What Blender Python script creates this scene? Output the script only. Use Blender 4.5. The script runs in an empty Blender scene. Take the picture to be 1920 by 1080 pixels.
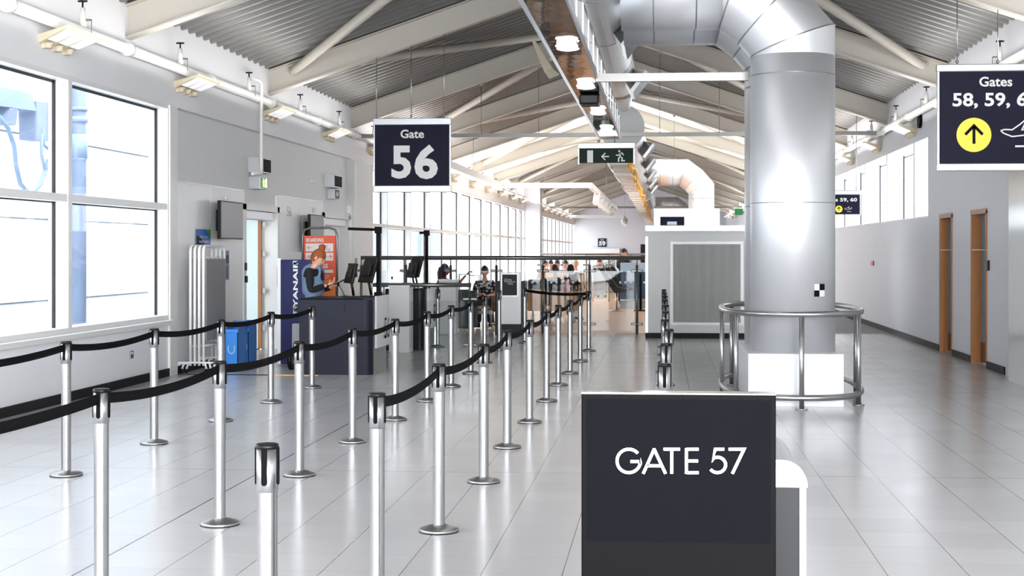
import bpy, bmesh, math, random
from mathutils import Vector, Matrix
random.seed(7)
SC = bpy.context.scene
COL = SC.collection
PI = math.pi
# ------------------------------------------------------------------ camera
FPX, VX, HY, HC = 2720.0, 1243.0, 470.0, 1.6
PSI = math.atan(0.0752)
CS, SN = math.cos(PSI), math.sin(PSI)
CX0 = VX - FPX * math.tan(PSI)
cd = bpy.data.cameras.new('camera')
cam = bpy.data.objects.new('camera', cd)
COL.objects.link(cam)
cam.location = (0, 0, HC)
cam.rotation_euler = (PI / 2, 0, PSI)
cd.sensor_width = 36
cd.lens = FPX / 1920 * 36
cd.shift_x = (960 - CX0) / 1920
cd.shift_y = -(540 - HY) / 1920
cd.clip_end = 500
cd.clip_start = 0.1
SC.camera = cam
# ------------------------------------------------------------------ world, light, exposure
SC.view_settings.view_transform = 'Standard'
SC.view_settings.look = 'None'
SC.view_settings.gamma = 1
SC.view_settings.use_curve_mapping = False
SC.view_settings.exposure = 1.46
w = bpy.data.worlds.new('overcast_sky')
SC.world = w
w.use_nodes = True
bg = w.node_tree.nodes['Background']
bg.inputs[0].default_value = (0.93, 0.96, 1.0, 1)
bg.inputs[1].default_value = 2.3
def area(name, loc, sx, sy, power, col=(1, 1, 1), rot=(0, 0, 0)):
    l = bpy.data.lights.new(name, 'AREA')
    l.shape = 'RECTANGLE'; l.size = sx; l.size_y = sy; l.energy = power; l.color = col
    o = bpy.data.objects.new(name, l); COL.objects.link(o)
    o.location = loc; o.rotation_euler = rot
    return o
# fill strips added under the ridge; wall uplighters' upward light along both eaves
sun = bpy.data.lights.new('hazy_sun', 'SUN'); sun.energy = 1.2; sun.angle = 0.2; sun.color = (1, 0.98, 0.95)
so = bpy.data.objects.new('hazy_sun', sun); COL.objects.link(so); so.rotation_euler = (math.radians(8), math.radians(28), 0)
# two unseen fill panels added behind the camera to brighten the hall
area('end_window_daylight', (-0.95, -5.2, 2.4), 9.5, 4.2, 430, (0.97, 0.98, 1.0), (PI / 2, 0, 0))
area('rear_side_fill', (4.1, -2.6, 2.5), 5.0, 2.4, 750, (0.99, 0.99, 1.0), (PI / 2, 0, math.radians(32)))
area('ridge_fill', (-0.3, 16, 5.2), 0.5, 24, 25, (1, 0.97, 0.93))  # warm-white fill added along the ridge, no fitting there
area('ridge_fill', (-0.3, 60, 5.2), 0.5, 50, 180, (1, 0.97, 0.93))
area('eave_uplight', (-5.7, 14, 3.75), 0.25, 28, 60, (1, 0.98, 0.95), (PI, 0, 0))
area('eave_uplight', (3.9, 14, 3.75), 0.25, 28, 60, (1, 0.98, 0.95), (PI, 0, 0))
area('eave_uplight', (-5.7, 65, 3.75), 0.25, 70, 260, (1, 0.95, 0.9), (PI, 0, 0))
area('eave_uplight', (3.9, 65, 3.75), 0.25, 70, 260, (1, 0.95, 0.9), (PI, 0, 0))

# pixel of the reference frame -> metres in the hall (X across, Y along, Z up)
def at(px, py, zc):
    a = (px - CX0) / FPX * zc
    return Vector((a * CS - zc * SN, a * SN + zc * CS, HC - (py - HY) / FPX * zc))
def fl(px, py, z=0.0):
    return at(px, py, FPX * (HC - z) / (py - HY))
def yon(px, X):                       # Y at which the wall plane X=const meets image column px
    zc = X * FPX / (CS * (px - VX))
    return at(px, HY, zc).y
def zon(px, py, X):
    zc = X * FPX / (CS * (px - VX))
    return HC - (py - HY) / FPX * zc

# ------------------------------------------------------------------ materials
M = {}
def mat(name, col, rough=0.5, metal=0.0, var=0.04, scale=6.0, bump=0.0, bscale=40.0, stretch=(1, 1, 1), emit=0.0, spec=0.5, coat=0.0):
    m = bpy.data.materials.new(name); m.use_nodes = True
    nt = m.node_tree; b = nt.nodes['Principled BSDF']
    tc = nt.nodes.new('ShaderNodeTexCoord')
    mp = nt.nodes.new('ShaderNodeMapping'); mp.inputs['Scale'].default_value = stretch
    nt.links.new(tc.outputs['Object'], mp.inputs['Vector'])
    n = nt.nodes.new('ShaderNodeTexNoise'); n.inputs['Scale'].default_value = scale; n.inputs['Detail'].default_value = 4
    nt.links.new(mp.outputs[0], n.inputs['Vector'])
    mx = nt.nodes.new('ShaderNodeMix'); mx.data_type = 'RGBA'
    c = Vector(col[:3])
    mx.inputs[6].default_value = (*(c * (1 - var)), 1)
    mx.inputs[7].default_value = (*[min(1, x * (1 + var)) for x in c], 1)
    nt.links.new(n.outputs['Fac'], mx.inputs[0])
    nt.links.new(mx.outputs[2], b.inputs['Base Color'])
    b.inputs['Roughness'].default_value = rough
    b.inputs['Metallic'].default_value = metal
    b.inputs['Specular IOR Level'].default_value = spec
    if coat: b.inputs['Coat Weight'].default_value = coat
    if emit:
        nt.links.new(mx.outputs[2], b.inputs['Emission Color']); b.inputs['Emission Strength'].default_value = emit
    if bump:
        n2 = nt.nodes.new('ShaderNodeTexNoise'); n2.inputs['Scale'].default_value = bscale; n2.inputs['Detail'].default_value = 3
        nt.links.new(mp.outputs[0], n2.inputs['Vector'])
        bp = nt.nodes.new('ShaderNodeBump'); bp.inputs['Strength'].default_value = bump; bp.inputs['Distance'].default_value = 0.02
        nt.links.new(n2.outputs['Fac'], bp.inputs['Height']); nt.links.new(bp.outputs[0], b.inputs['Normal'])
    M[name] = m
    return m
def srgb(r, g, b):
    f = lambda v: ((v / 255 + 0.055) / 1.055) ** 2.4 if v > 10 else v / 255 / 12.92
    return (f(r), f(g), f(b))
mat('wall_paint', srgb(238, 238, 240), 0.55, var=0.02, scale=1.5)
mat('panel_white', srgb(241, 241, 241), 0.35, var=0.015, scale=1.0)
mat('upper_grey', srgb(230, 230, 229), 0.6, var=0.02)
mat('lilac_wall', srgb(224, 224, 230), 0.5, var=0.02)
mat('frame_white', srgb(228, 228, 226), 0.35, var=0.01)
mat('beam_paint', srgb(188, 182, 172), 0.5, var=0.02)
mat('deck_metal', srgb(118, 117, 115), 0.42, 0.25, var=0.05, stretch=(0.6, 8, 1))
mat('skirting', srgb(14, 14, 14), 0.5, spec=0.2)
mat('black_plastic', srgb(7, 7, 8), 0.4, spec=0.25)
mat('board_black', srgb(3, 3, 4), 0.6, spec=0.08)
mat('black_matte', srgb(9, 9, 10), 0.7, spec=0.15)
mat('charcoal', srgb(30, 31, 34), 0.5, spec=0.3)
mat('belt', srgb(12, 12, 14), 0.85, spec=0.1, bump=0.2, bscale=300)
mat('steel', srgb(170, 170, 171), 0.28, 0.95, var=0.03, stretch=(30, 30, 1))
mat('steel_dark', srgb(120, 120, 118), 0.32, 0.85, var=0.05, stretch=(20, 20, 1))
mat('chrome', srgb(220, 220, 220), 0.12, 1.0, var=0.01)
mat('duct_metal', srgb(232, 233, 236), 0.45, 0.75, var=0.04, scale=1.6, bump=0.08, bscale=1.3, stretch=(1, 1, 0.35))
mat('foil', srgb(225, 225, 228), 0.22, 0.85, var=0.05, bump=1.0, bscale=9)
mat('mirror', srgb(105, 98, 94), 0.06, 1.0, var=0.1, bump=0.35, bscale=2.2, stretch=(1, 0.7, 1))
mat('alu', srgb(190, 192, 196), 0.35, 0.7, var=0.02)
mat('alu_white', srgb(222, 222, 224), 0.4, 0.2, var=0.02)
mat('navy', srgb(15, 15, 40), 0.6, spec=0.2, var=0.05)
mat('navy_dark', srgb(24, 26, 44), 0.5, var=0.05)
mat('counter_navy', srgb(32, 35, 48), 0.5, spec=0.2, var=0.05)
mat('sign_dark', srgb(8, 9, 14), 0.7, spec=0.05, var=0.03, bump=0.05, bscale=400)
mat('sign_white', srgb(222, 222, 220), 0.45, var=0.01)
mat('yellow', srgb(246, 232, 60), 0.45, var=0.01)
mat('green_dark', srgb(3, 34, 20), 0.5, spec=0.15)
mat('green_lit', srgb(20, 125, 62), 0.4, emit=0.15)
mat('lit_white', (1, 0.99, 0.95), 0.4, emit=3.0, var=0)
mat('lit_yellow', srgb(245, 245, 150), 0.4, emit=0.8)
mat('lamp_cream', srgb(216, 204, 176), 0.45)
mat('diffuser', srgb(240, 243, 248), 0.35, emit=0.25)
mat('pipe_paint', srgb(232, 231, 228), 0.3, var=0.02)
mat('screen_grey', srgb(92, 94, 98), 0.3, var=0.08, scale=2)
mat('glass_teal', srgb(205, 222, 220), 0.2, var=0.04, scale=2)
mat('wood', srgb(160, 102, 50), 0.45, var=0.25, scale=5, stretch=(8, 8, 0.5))
mat('bench_wood', srgb(176, 128, 78), 0.4, var=0.15, scale=5, stretch=(8, 8, 0.6))
mat('orange', srgb(226, 84, 48), 0.5, var=0.04)
mat('orange_light', srgb(240, 128, 62), 0.5, var=0.04)
mat('bin_blue', srgb(40, 128, 214), 0.4)
mat('sticker_blue', srgb(40, 110, 190), 0.45)
mat('sticker_green', srgb(90, 165, 70), 0.45)
mat('ryan_navy', srgb(12, 18, 80), 0.5, spec=0.3)
mat('counter_blue', srgb(30, 62, 96), 0.4)
mat('counter_top_blue', srgb(170, 195, 215), 0.3)
mat('grey_box', srgb(222, 223, 222), 0.5, var=0.03)
mat('louver', srgb(196, 197, 195), 0.4, 0.3, var=0.05, stretch=(60, 1, 1))
mat('grey_fabric', srgb(150, 150, 152), 0.8)
mat('white_tube', srgb(238, 238, 238), 0.3)
mat('yellow_cable', srgb(235, 180, 40), 0.5)
mat('plinth_white', srgb(226, 226, 230), 0.3, var=0.015)
mat('door_blue', srgb(112, 132, 142), 0.4)
mat('door_brown', srgb(96, 66, 48), 0.5)
mat('red', srgb(190, 40, 40), 0.4)
mat('frosted_blue', srgb(208, 224, 226), 0.3)
mat('outside_white', srgb(172, 180, 188), 0.6, var=0.01)
mat('outside_blue', srgb(126, 144, 172), 0.6, var=0.06)
mat('outside_grey', srgb(112, 126, 150), 0.6, var=0.12)
mat('apron', srgb(220, 224, 228), 0.8)
mat('skin_light', srgb(226, 170, 145), 0.5)
mat('skin_brown', srgb(168, 112, 84), 0.5)
mat('skin_dark', srgb(88, 56, 42), 0.45)
mat('hair_ginger', srgb(158, 84, 42), 0.55, var=0.25, scale=30, bump=0.5, bscale=60, stretch=(1, 1, 4))
mat('hair_dark', srgb(28, 22, 20), 0.5, bump=0.4, bscale=60)
mat('hair_fair', srgb(190, 160, 110), 0.6)
mat('denim', srgb(110, 132, 158), 0.8)
mat('cloth_black', srgb(22, 22, 25), 0.85)
mat('cloth_white', srgb(232, 234, 240), 0.8)
mat('cloth_pink', srgb(232, 178, 190), 0.8)
mat('cloth_plum', srgb(100, 45, 80), 0.8)
mat('cloth_grey', srgb(110, 114, 122), 0.85)
mat('cloth_plaid', srgb(120, 112, 112), 0.85)
_n = M['cloth_plaid'].node_tree; _b = _n.nodes['Principled BSDF']; _v = _n.nodes.new('ShaderNodeTexVoronoi'); _v.inputs['Scale'].default_value = 26; _t = _n.nodes.new('ShaderNodeTexCoord'); _n.links.new(_t.outputs['Object'], _v.inputs['Vector'])
_r = _n.nodes.new('ShaderNodeValToRGB'); _r.color_ramp.interpolation = 'CONSTANT'; _r.color_ramp.elements[0].color = (0.01, 0.01, 0.012, 1); _r.color_ramp.elements[1].position = 0.6; _r.color_ramp.elements[1].color = (0.75, 0.72, 0.72, 1)
_s = _n.nodes.new('ShaderNodeSeparateColor'); _n.links.new(_v.outputs['Color'], _s.inputs[0]); _n.links.new(_s.outputs[0], _r.inputs[0]); _n.links.new(_r.outputs[0], _b.inputs['Base Color'])
mat('headphone_blue', srgb(80, 95, 190), 0.4)
mat('bag_dark', srgb(48, 56, 62), 0.6)
mat('bag_black', srgb(24, 26, 30), 0.4, spec=0.25)
mat('pale_box', srgb(235, 215, 180), 0.7)

def glass(name, tint, refl=0.12, rough=0.02):
    m = bpy.data.materials.new(name); m.use_nodes = True
    nt = m.node_tree; nt.nodes.remove(nt.nodes['Principled BSDF'])
    out = nt.nodes['Material Output']
    t = nt.nodes.new('ShaderNodeBsdfTransparent'); t.inputs[0].default_value = (*tint, 1)
    g = nt.nodes.new('ShaderNodeBsdfGlossy'); g.inputs['Roughness'].default_value = rough
    fr = nt.nodes.new('ShaderNodeFresnel'); fr.inputs[0].default_value = 1.45
    mu = nt.nodes.new('ShaderNodeMath'); mu.operation = 'MULTIPLY'; mu.inputs[1].default_value = refl / 0.04 * 0.35
    nt.links.new(fr.outputs[0], mu.inputs[0])
    mx = nt.nodes.new('ShaderNodeMixShader'); nt.links.new(mu.outputs[0], mx.inputs[0])
    nt.links.new(t.outputs[0], mx.inputs[1]); nt.links.new(g.outputs[0], mx.inputs[2])
    nt.links.new(mx.outputs[0], out.inputs[0])
    M[name] = m
glass('glass', (0.98, 0.99, 0.995), 0.01)
glass('glass_rail', (0.92, 0.945, 0.95), 0.08)
def translucent(name, col):
    m = bpy.data.materials.new(name); m.use_nodes = True
    nt = m.node_tree; nt.nodes.remove(nt.nodes['Principled BSDF'])
    out = nt.nodes['Material Output']
    t = nt.nodes.new('ShaderNodeBsdfTranslucent'); t.inputs[0].default_value = (*col, 1)
    d = nt.nodes.new('ShaderNodeBsdfDiffuse'); d.inputs[0].default_value = (*col, 1)
    mx = nt.nodes.new('ShaderNodeMixShader'); mx.inputs[0].default_value = 0.25
    nt.links.new(t.outputs[0], mx.inputs[1]); nt.links.new(d.outputs[0], mx.inputs[2])
    nt.links.new(mx.outputs[0], out.inputs[0]); M[name] = m
translucent('rooflight', (0.42, 0.4, 0.36))

class NT:
    def __init__(s, m): s.t = m.node_tree
    def n(s, typ, **k):
        x = s.t.nodes.new(typ)
        for a, b in k.items(): setattr(x, a, b)
        return x
    def math(s, op, a, b=None, c=None):
        x = s.n('ShaderNodeMath', operation=op)
        for i, v in enumerate((a, b, c)):
            if v is None: continue
            if isinstance(v, (int, float)): x.inputs[i].default_value = v
            else: s.t.links.new(v, x.inputs[i])
        return x.outputs[0]
    def line(s, coord, period, off, width):     # 1 on a joint of that width, else 0
        d = s.math('SUBTRACT', coord, off)
        f = s.math('PINGPONG', d, period / 2)   # distance to nearest multiple of period
        return s.math('LESS_THAN', f, width / 2)
def floor_material():
    m = bpy.data.materials.new('floor_tiles'); m.use_nodes = True
    k = NT(m); b = m.node_tree.nodes['Principled BSDF']
    tc = k.n('ShaderNodeTexCoord'); sp = k.n('ShaderNodeSeparateXYZ')
    k.t.links.new(tc.outputs['Object'], sp.inputs[0])
    X, Y = sp.outputs[0], sp.outputs[1]
    lx = k.line(X, 0.4, -0.896, 0.0042)
    ly = k.line(Y, 0.4075, 10.40, 0.003)
    big = k.line(Y, 6.2, 10.40, 0.008)
    bigx = k.math('LESS_THAN', k.math('ABSOLUTE', k.math('SUBTRACT', X, -2.9)), 0.006)
    nz = k.n('ShaderNodeTexNoise'); nz.inputs['Scale'].default_value = 1.3
    k.t.links.new(tc.outputs['Object'], nz.inputs['Vector'])
    # each tile slightly its own shade
    wn = k.n('ShaderNodeTexWhiteNoise', noise_dimensions='2D'); cb = k.n('ShaderNodeCombineXYZ')
    k.t.links.new(k.math('FLOOR', k.math('DIVIDE', k.math('ADD', X, 0.896), 0.4)), cb.inputs[0])
    k.t.links.new(k.math('FLOOR', k.math('DIVIDE', k.math('SUBTRACT', Y, 10.40), 0.4075)), cb.inputs[1])
    k.t.links.new(cb.outputs[0], wn.inputs['Vector'])
    mix0 = k.n('ShaderNodeMix', data_type='RGBA')
    mix0.inputs[6].default_value = (*srgb(190, 189, 190), 1); mix0.inputs[7].default_value = (*srgb(195, 194, 195), 1)
    k.t.links.new(wn.outputs[0], mix0.inputs[0])
    def over(prev, fac, col):
        mx = k.n('ShaderNodeMix', data_type='RGBA')
        k.t.links.new(fac, mx.inputs[0]); k.t.links.new(prev, mx.inputs[6]); mx.inputs[7].default_value = (*col, 1)
        return mx.outputs[2]
    c = over(mix0.outputs[2], k.math('MULTIPLY', ly, 0.75), srgb(150, 150, 150))
    c = over(c, k.math('MULTIPLY', lx, 0.95), srgb(80, 80, 82))
    c = over(c, k.math('MULTIPLY', big, 0.9), srgb(70, 70, 70))
    c = over(c, k.math('MULTIPLY', bigx, 0.95), srgb(55, 55, 55))
    k.t.links.new(c, b.inputs['Base Color'])
    r = k.math('MULTIPLY_ADD', nz.outputs['Fac'], 0.1, 0.16)
    k.t.links.new(r, b.inputs['Roughness'])
    b.inputs['Specular IOR Level'].default_value = 0.38
    M['floor_tiles'] = m
floor_material()
mat('orange_floor', srgb(214, 164, 124), 0.3, var=0.05, scale=3)
mat('grey_carpet', srgb(150, 150, 150), 0.8, var=0.08, scale=20)

# ------------------------------------------------------------------ mesh building
class MB:
    def __init__(s): s.v = []; s.f = []; s.sm = []
    def add(s, vs, fs, smooth=False):
        o = len(s.v); s.v += [Vector(p) for p in vs]
        for f in fs: s.f.append(tuple(i + o for i in f)); s.sm.append(smooth)
        return s
    def box(s, x0, x1, y0, y1, z0, z1, bev=0.0):
        x0, x1 = sorted((x0, x1)); y0, y1 = sorted((y0, y1)); z0, z1 = sorted((z0, z1))
        if bev:
            bm = bmesh.new(); bmesh.ops.create_cube(bm, size=1)
            for q in bm.verts:
                q.co = Vector(((x0 + x1) / 2 + q.co.x * (x1 - x0), (y0 + y1) / 2 + q.co.y * (y1 - y0), (z0 + z1) / 2 + q.co.z * (z1 - z0)))
            bmesh.ops.bevel(bm, geom=bm.edges[:], offset=bev, segments=2, affect='EDGES', profile=0.5)
            bm.verts.index_update()
            s.add([q.co.copy() for q in bm.verts], [[q.index for q in f.verts] for f in bm.faces]); bm.free()
            return s
        return s.add([(x0, y0, z0), (x1, y0, z0), (x1, y1, z0), (x0, y1, z0), (x0, y0, z1), (x1, y0, z1), (x1, y1, z1), (x0, y1, z1)],
                     [(3, 2, 1, 0), (4, 5, 6, 7), (0, 1, 5, 4), (1, 2, 6, 5), (2, 3, 7, 6), (3, 0, 4, 7)])
    def tube(s, pts, r, n=10, cap=True, closed=False, smooth=True):
        pts = [Vector(p) for p in pts]; rs = r if isinstance(r, (list, tuple)) else [r] * len(pts)
        N = len(pts); rings = []
        prev = None
        for i in range(N):
            if closed: d = pts[(i + 1) % N] - pts[i - 1]
            elif i == 0: d = pts[1] - pts[0]
            elif i == N - 1: d = pts[-1] - pts[-2]
            else: d = (pts[i + 1] - pts[i]).normalized() + (pts[i] - pts[i - 1]).normalized()
            d.normalize()
            if prev is None:
                u = Vector((0, 0, 1)) if abs(d.z) < 0.9 else Vector((1, 0, 0))
                a = d.cross(u).normalized()
            else:
                a = prev - d * prev.dot(d)
                a = a.normalized() if a.length > 1e-6 else d.orthogonal().normalized()
            prev = a; b = d.cross(a)
            k = 1.0
            if not closed and 0 < i < N - 1:
                cosh = (pts[i + 1] - pts[i]).normalized().dot(d); k = 1 / max(0.5, cosh)
            ring = []
            for j in range(n):
                t = 2 * PI * j / n
                ring.append(pts[i] + (a * math.cos(t) + b * math.sin(t)) * rs[i])
            rings.append(ring)
        vs = [p for rg in rings for p in rg]; fs = []
        M_ = N if closed else N - 1
        for i in range(M_):
            for j in range(n):
                i2 = (i + 1) % N
                fs.append((i * n + j, i * n + (j + 1) % n, i2 * n + (j + 1) % n, i2 * n + j))
        s.add(vs, fs, smooth)
        if cap and not closed:
            s.add(rings[0], [tuple(range(n))[::-1]]); s.add(rings[-1], [tuple(range(n))])
        return s
    def lathe(s, cx, cy, prof, n=24, smooth=True):       # profile of (radius, z)
        vs = []; fs = []
        for r, z in prof:
            for j in range(n):
                t = 2 * PI * j / n; vs.append((cx + r * math.cos(t), cy + r * math.sin(t), z))
        for i in range(len(prof) - 1):
            for j in range(n):
                fs.append((i * n + j, i * n + (j + 1) % n, (i + 1) * n + (j + 1) % n, (i + 1) * n + j))
        s.add(vs, fs, smooth)
        s.add(vs[:n], [tuple(range(n))[::-1]]); s.add(vs[-n:], [tuple(range(n))])
        return s
    def prism(s, poly, axis, a0, a1, smooth=False):      # poly of 2D points; axis x: (y,z) y: (x,z) z: (x,y)
        def mk(p, a):
            return {'x': (a, p[0], p[1]), 'y': (p[0], a, p[1]), 'z': (p[0], p[1], a)}[axis]
        n = len(poly)
        s.add([mk(p, a0) for p in poly] + [mk(p, a1) for p in poly], [(i, (i + 1) % n, (i + 1) % n + n, i + n) for i in range(n)], smooth)
        s.add([mk(p, a0) for p in poly], [tuple(range(n))]); s.add([mk(p, a1) for p in poly], [tuple(range(n))[::-1]])
        return s
    def ball(s, c, r, n=12, sc=(1, 1, 1)):
        bm = bmesh.new(); bmesh.ops.create_uvsphere(bm, u_segments=n, v_segments=max(6, n * 2 // 3), radius=1)
        bm.verts.index_update()
        s.add([Vector((c[0] + q.co.x * r * sc[0], c[1] + q.co.y * r * sc[1], c[2] + q.co.z * r * sc[2])) for q in bm.verts],
              [[q.index for q in f.verts] for f in bm.faces], True); bm.free()
        return s
    def ribbon(s, pts, w, up, nrm, t=0.002):             # flat stroke in the plane (tangent x nrm), extruded t along nrm
        pts = [Vector(p) for p in pts]; nrm = Vector(nrm)
        L = []; R = []
        for i, p in enumerate(pts):
            if i == 0: d = pts[1] - p
            elif i == len(pts) - 1: d = p - pts[i - 1]
            else: d = (pts[i + 1] - p).normalized() + (p - pts[i - 1]).normalized()
            d.normalize(); sd = d.cross(nrm).normalized()
            k = 1.0
            if 0 < i < len(pts) - 1: k = 1 / max(0.45, abs((pts[i + 1] - p).normalized().dot(d)))
            L.append(p + sd * w / 2 * k); R.append(p - sd * w / 2 * k)
        n = len(pts); vs = L + R + [q + nrm * t for q in L] + [q + nrm * t for q in R]; fs = []
        for i in range(n - 1):
            fs += [(i, i + 1, n + i + 1, n + i), (2 * n + i, 3 * n + i, 3 * n + i + 1, 2 * n + i + 1), (i, 2 * n + i, 2 * n + i + 1, i + 1), (n + i, n + i + 1, 3 * n + i + 1, 3 * n + i)]
        fs += [(0, n, 3 * n, 2 * n), (n - 1, 3 * n - 1, 4 * n - 1, 2 * n - 1)]
        return s.add(vs, fs)
ORG = {}
def link_mesh(name, mb, material, parent=None, origin=None, fix=True):
    o0 = Vector(origin) if origin is not None else (ORG[parent.name] if parent else Vector((0, 0, 0)))
    me = bpy.data.meshes.new(name)
    me.from_pydata([p - o0 for p in mb.v], [], mb.f)
    for p, sm in zip(me.polygons, mb.sm): p.use_smooth = sm
    mats = material if isinstance(material, (list, tuple)) else [material]
    for x in mats: me.materials.append(M[x])
    me.update()
    if fix:
        bm = bmesh.new(); bm.from_mesh(me); bmesh.ops.remove_doubles(bm, verts=bm.verts, dist=1e-6)
        bmesh.ops.recalc_face_normals(bm, faces=bm.faces); bm.to_mesh(me); bm.free()
    o = bpy.data.objects.new(name, me); COL.objects.link(o)
    if parent: o.parent = parent
    else: o.location = o0
    ORG[o.name] = o0
    return o
def part(name, mb, material, parent, label=None):
    o = link_mesh(name, mb, material, parent)
    if label: o['label'] = label
    return o
def tag(o, label, cat, group=None, kind=None):
    o['label'] = label; o['category'] = cat
    if group: o['group'] = group
    if kind: o['kind'] = kind
    return o
def thing(name, label, cat, loc, group=None):
    o = bpy.data.objects.new(name, None); COL.objects.link(o); o.location = loc; o.empty_display_size = 0.1
    ORG[o.name] = Vector(loc)
    return tag(o, label, cat, group)
def single(name, mb, material, label, cat, origin, group=None):
    return tag(link_mesh(name, mb, material, None, origin), label, cat, group)
def struct(name, mb, material, parent=None, fix=True, label=None):
    o = link_mesh(name, mb, material, parent, fix=fix)
    if not parent:
        o['kind'] = 'structure'
        if label: o['label'] = label
    return o
def dup(src, loc, rot=None, label=None):
    r = src.copy(); COL.objects.link(r); r.location = loc; ORG[r.name] = Vector(loc)
    if rot is not None: r.rotation_euler = (0, 0, rot)
    if label: r['label'] = label
    for ch in list(src.children):
        if ch.name.startswith('belt') and not ch.name.startswith('belt_slot'): continue
        c = ch.copy(); COL.objects.link(c); c.parent = r; ORG[c.name] = Vector(loc)
        for g in list(ch.children):
            d = g.copy(); COL.objects.link(d); d.parent = c; ORG[d.name] = Vector(loc)
    return r
def place(face, c, u, v, t):            # local text coords (u right, v up, t out) -> world
    c = Vector(c)
    if face == '-Y': return c + Vector((u, -t, v))
    if face == '+X': return c + Vector((t, u, v))
    if face == '-X': return c + Vector((-t, -u, v))
def text(name, s, material, parent, c, wd, ht, face='-Y', t=0.003, bold=0.0, label=None, rot=False, shear=0):
    cu = bpy.data.curves.new('t', 'FONT'); cu.body = s; cu.size = 1; cu.offset = bold; cu.shear = shear
    cu.resolution_u = 3
    o = bpy.data.objects.new('t', cu); COL.objects.link(o)
    dg = bpy.context.evaluated_depsgraph_get(); dg.update()
    me = bpy.data.meshes.new_from_object(o.evaluated_get(dg))
    bpy.data.objects.remove(o); bpy.data.curves.remove(cu)
    xs = [q.co.x for q in me.vertices]; ys = [q.co.y for q in me.vertices]
    x0, x1, y0, y1 = min(xs), max(xs), min(ys), max(ys)
    mb = MB(); vs = []
    for q in me.vertices:
        u = ((q.co.x - x0) / (x1 - x0) - 0.5) * wd; v = ((q.co.y - y0) / (y1 - y0) - 0.5) * ht
        if rot: u, v = -v, u
        vs.append(place(face, c, u, v, t))
    mb.add(vs, [tuple(p.vertices) for p in me.polygons])
    bpy.data.meshes.remove(me)
    ob = link_mesh(name, mb, material, parent, fix=False)
    if label: ob['label'] = label
    return ob
NTH = ['nearest', 'second nearest', 'third nearest', 'fourth nearest', 'fifth nearest', 'sixth nearest', 'seventh nearest', 'eighth nearest', 'ninth nearest', 'tenth nearest',
       'eleventh nearest', 'twelfth nearest', 'thirteenth nearest', 'fourteenth nearest', 'fifteenth nearest', 'sixteenth nearest', 'seventeenth nearest', 'eighteenth nearest', 'nineteenth nearest', 'twentieth nearest', 'twenty-first nearest', 'twenty-second nearest']
def arc(cx, cy, r, a0, a1, n=10, ry=None):
    ry = ry or r
    return [(cx + r * math.cos(math.radians(a0 + (a1 - a0) * i / n)), cy + ry * math.sin(math.radians(a0 + (a1 - a0) * i / n))) for i in range(n + 1)]
# ------------------------------------------------------------------ hall shell
XL, XR = -6.3, 4.4
XM, ZE, SL = -0.95, 4.54, 0.335
ZR = ZE + (XM - XL) * SL
Y0, YF = -6.0, 103.0
BEAMS = [16.7 + 6.18 * i for i in range(-3, 14)]
YB = 28.25                                     # where the pale tiles stop at the glass screen
def roof_z(X): return ZR - abs(X - XM) * SL
mb = MB(); mb.box(XL - 0.3, XR + 0.3, Y0, YB, -0.12, 0); struct('floor', mb, 'floor_tiles', label='polished pale tile floor')
mb = MB(); mb.box(XL - 0.3, 1.2, YB, YF, -0.12, 0); struct('floor_lounge', mb, 'orange_floor', label='warm orange floor beyond the glass screen')
mb = MB(); mb.box(1.2, XR + 0.3, YB, YF, -0.12, 0); struct('floor_corridor', mb, 'grey_carpet', label='grey carpet of the right-hand corridor')
# corrugated roof deck: ribs run up the slope
def deck(ya, yb, name, m):
    mb = MB(); per = 0.309; prof = []
    y = ya
    while y < yb - 1e-4:
        prof += [(y, 0.0), (y + per * 0.55, 0.0), (y + per * 0.65, -0.045), (y + per * 0.9, -0.045)]
        y += per
    prof.append((yb, 0))
    for sx, xe in ((-1, XL - 0.3), (1, XR + 0.3)):
        vs = []; n = len(prof)
        for (yy, dz) in prof: vs.append((XM, yy, ZR + dz))
        for (yy, dz) in prof: vs.append((xe, yy, roof_z(xe) + dz))
        mb.add(vs, [(i, i + 1, n + i + 1, n + i) for i in range(n - 1)])
    return struct(name, mb, m, fix=False)
deck(-2, BEAMS[7], 'ceiling', 'deck_metal')
deck(BEAMS[7], BEAMS[9], 'window_90', 'rooflight')
deck(BEAMS[9], YF, 'ceiling', 'deck_metal')
# left wall: frieze along its whole length, panel wall, window walls
FZ = 3.46
mb = MB(); mb.box(XL - 0.35, XL, Y0, YF, FZ, roof_z(XL)); struct('wall_left_frieze', mb, 'wall_paint')
yw1 = yon(316, XL); ypan = yon(660, XL); ycw = yon(697, XL)
mb = MB(); mb.box(XL - 0.35, XL - 0.10, yw1 + 0.25, ypan, 2.5, FZ)       # recessed upper panel
D1 = (yon(458, XL), yon(518, XL)); D2 = (yon(606, XL), yon(652, XL)); DT = 2.22
segs = [(yw1 + 0.25, D1[0]), (D1[1], D2[0]), (D2[1], ypan)]
for a, b in segs: mb.box(XL - 0.16, XL - 0.02, a, b, 0.1, 2.5)
for a, b in (D1, D2): mb.box(XL - 0.16, XL - 0.02, a, b, DT + 0.02, 2.5)
mb.box(XL - 0.35, XL + 0.0, ypan, ycw, 0, FZ)
struct('wall_left', mb, 'upper_grey')
mb = MB()
for a, b in segs: mb.box(XL - 0.03, XL + 0.005, a, b, 0.1, 2.5)
struct('trim_1', mb, 'panel_white')
mb = MB(); mb.box(XL - 0.2, XL + 0.03, yw1 - 0.02, yw1 + 0.26, 0, FZ); mb.box(XL - 0.2, XL + 0.06, ypan - 0.02, ypan + 0.2, 0, FZ - 0.05); struct('trim_2', mb, 'frame_white')
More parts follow.
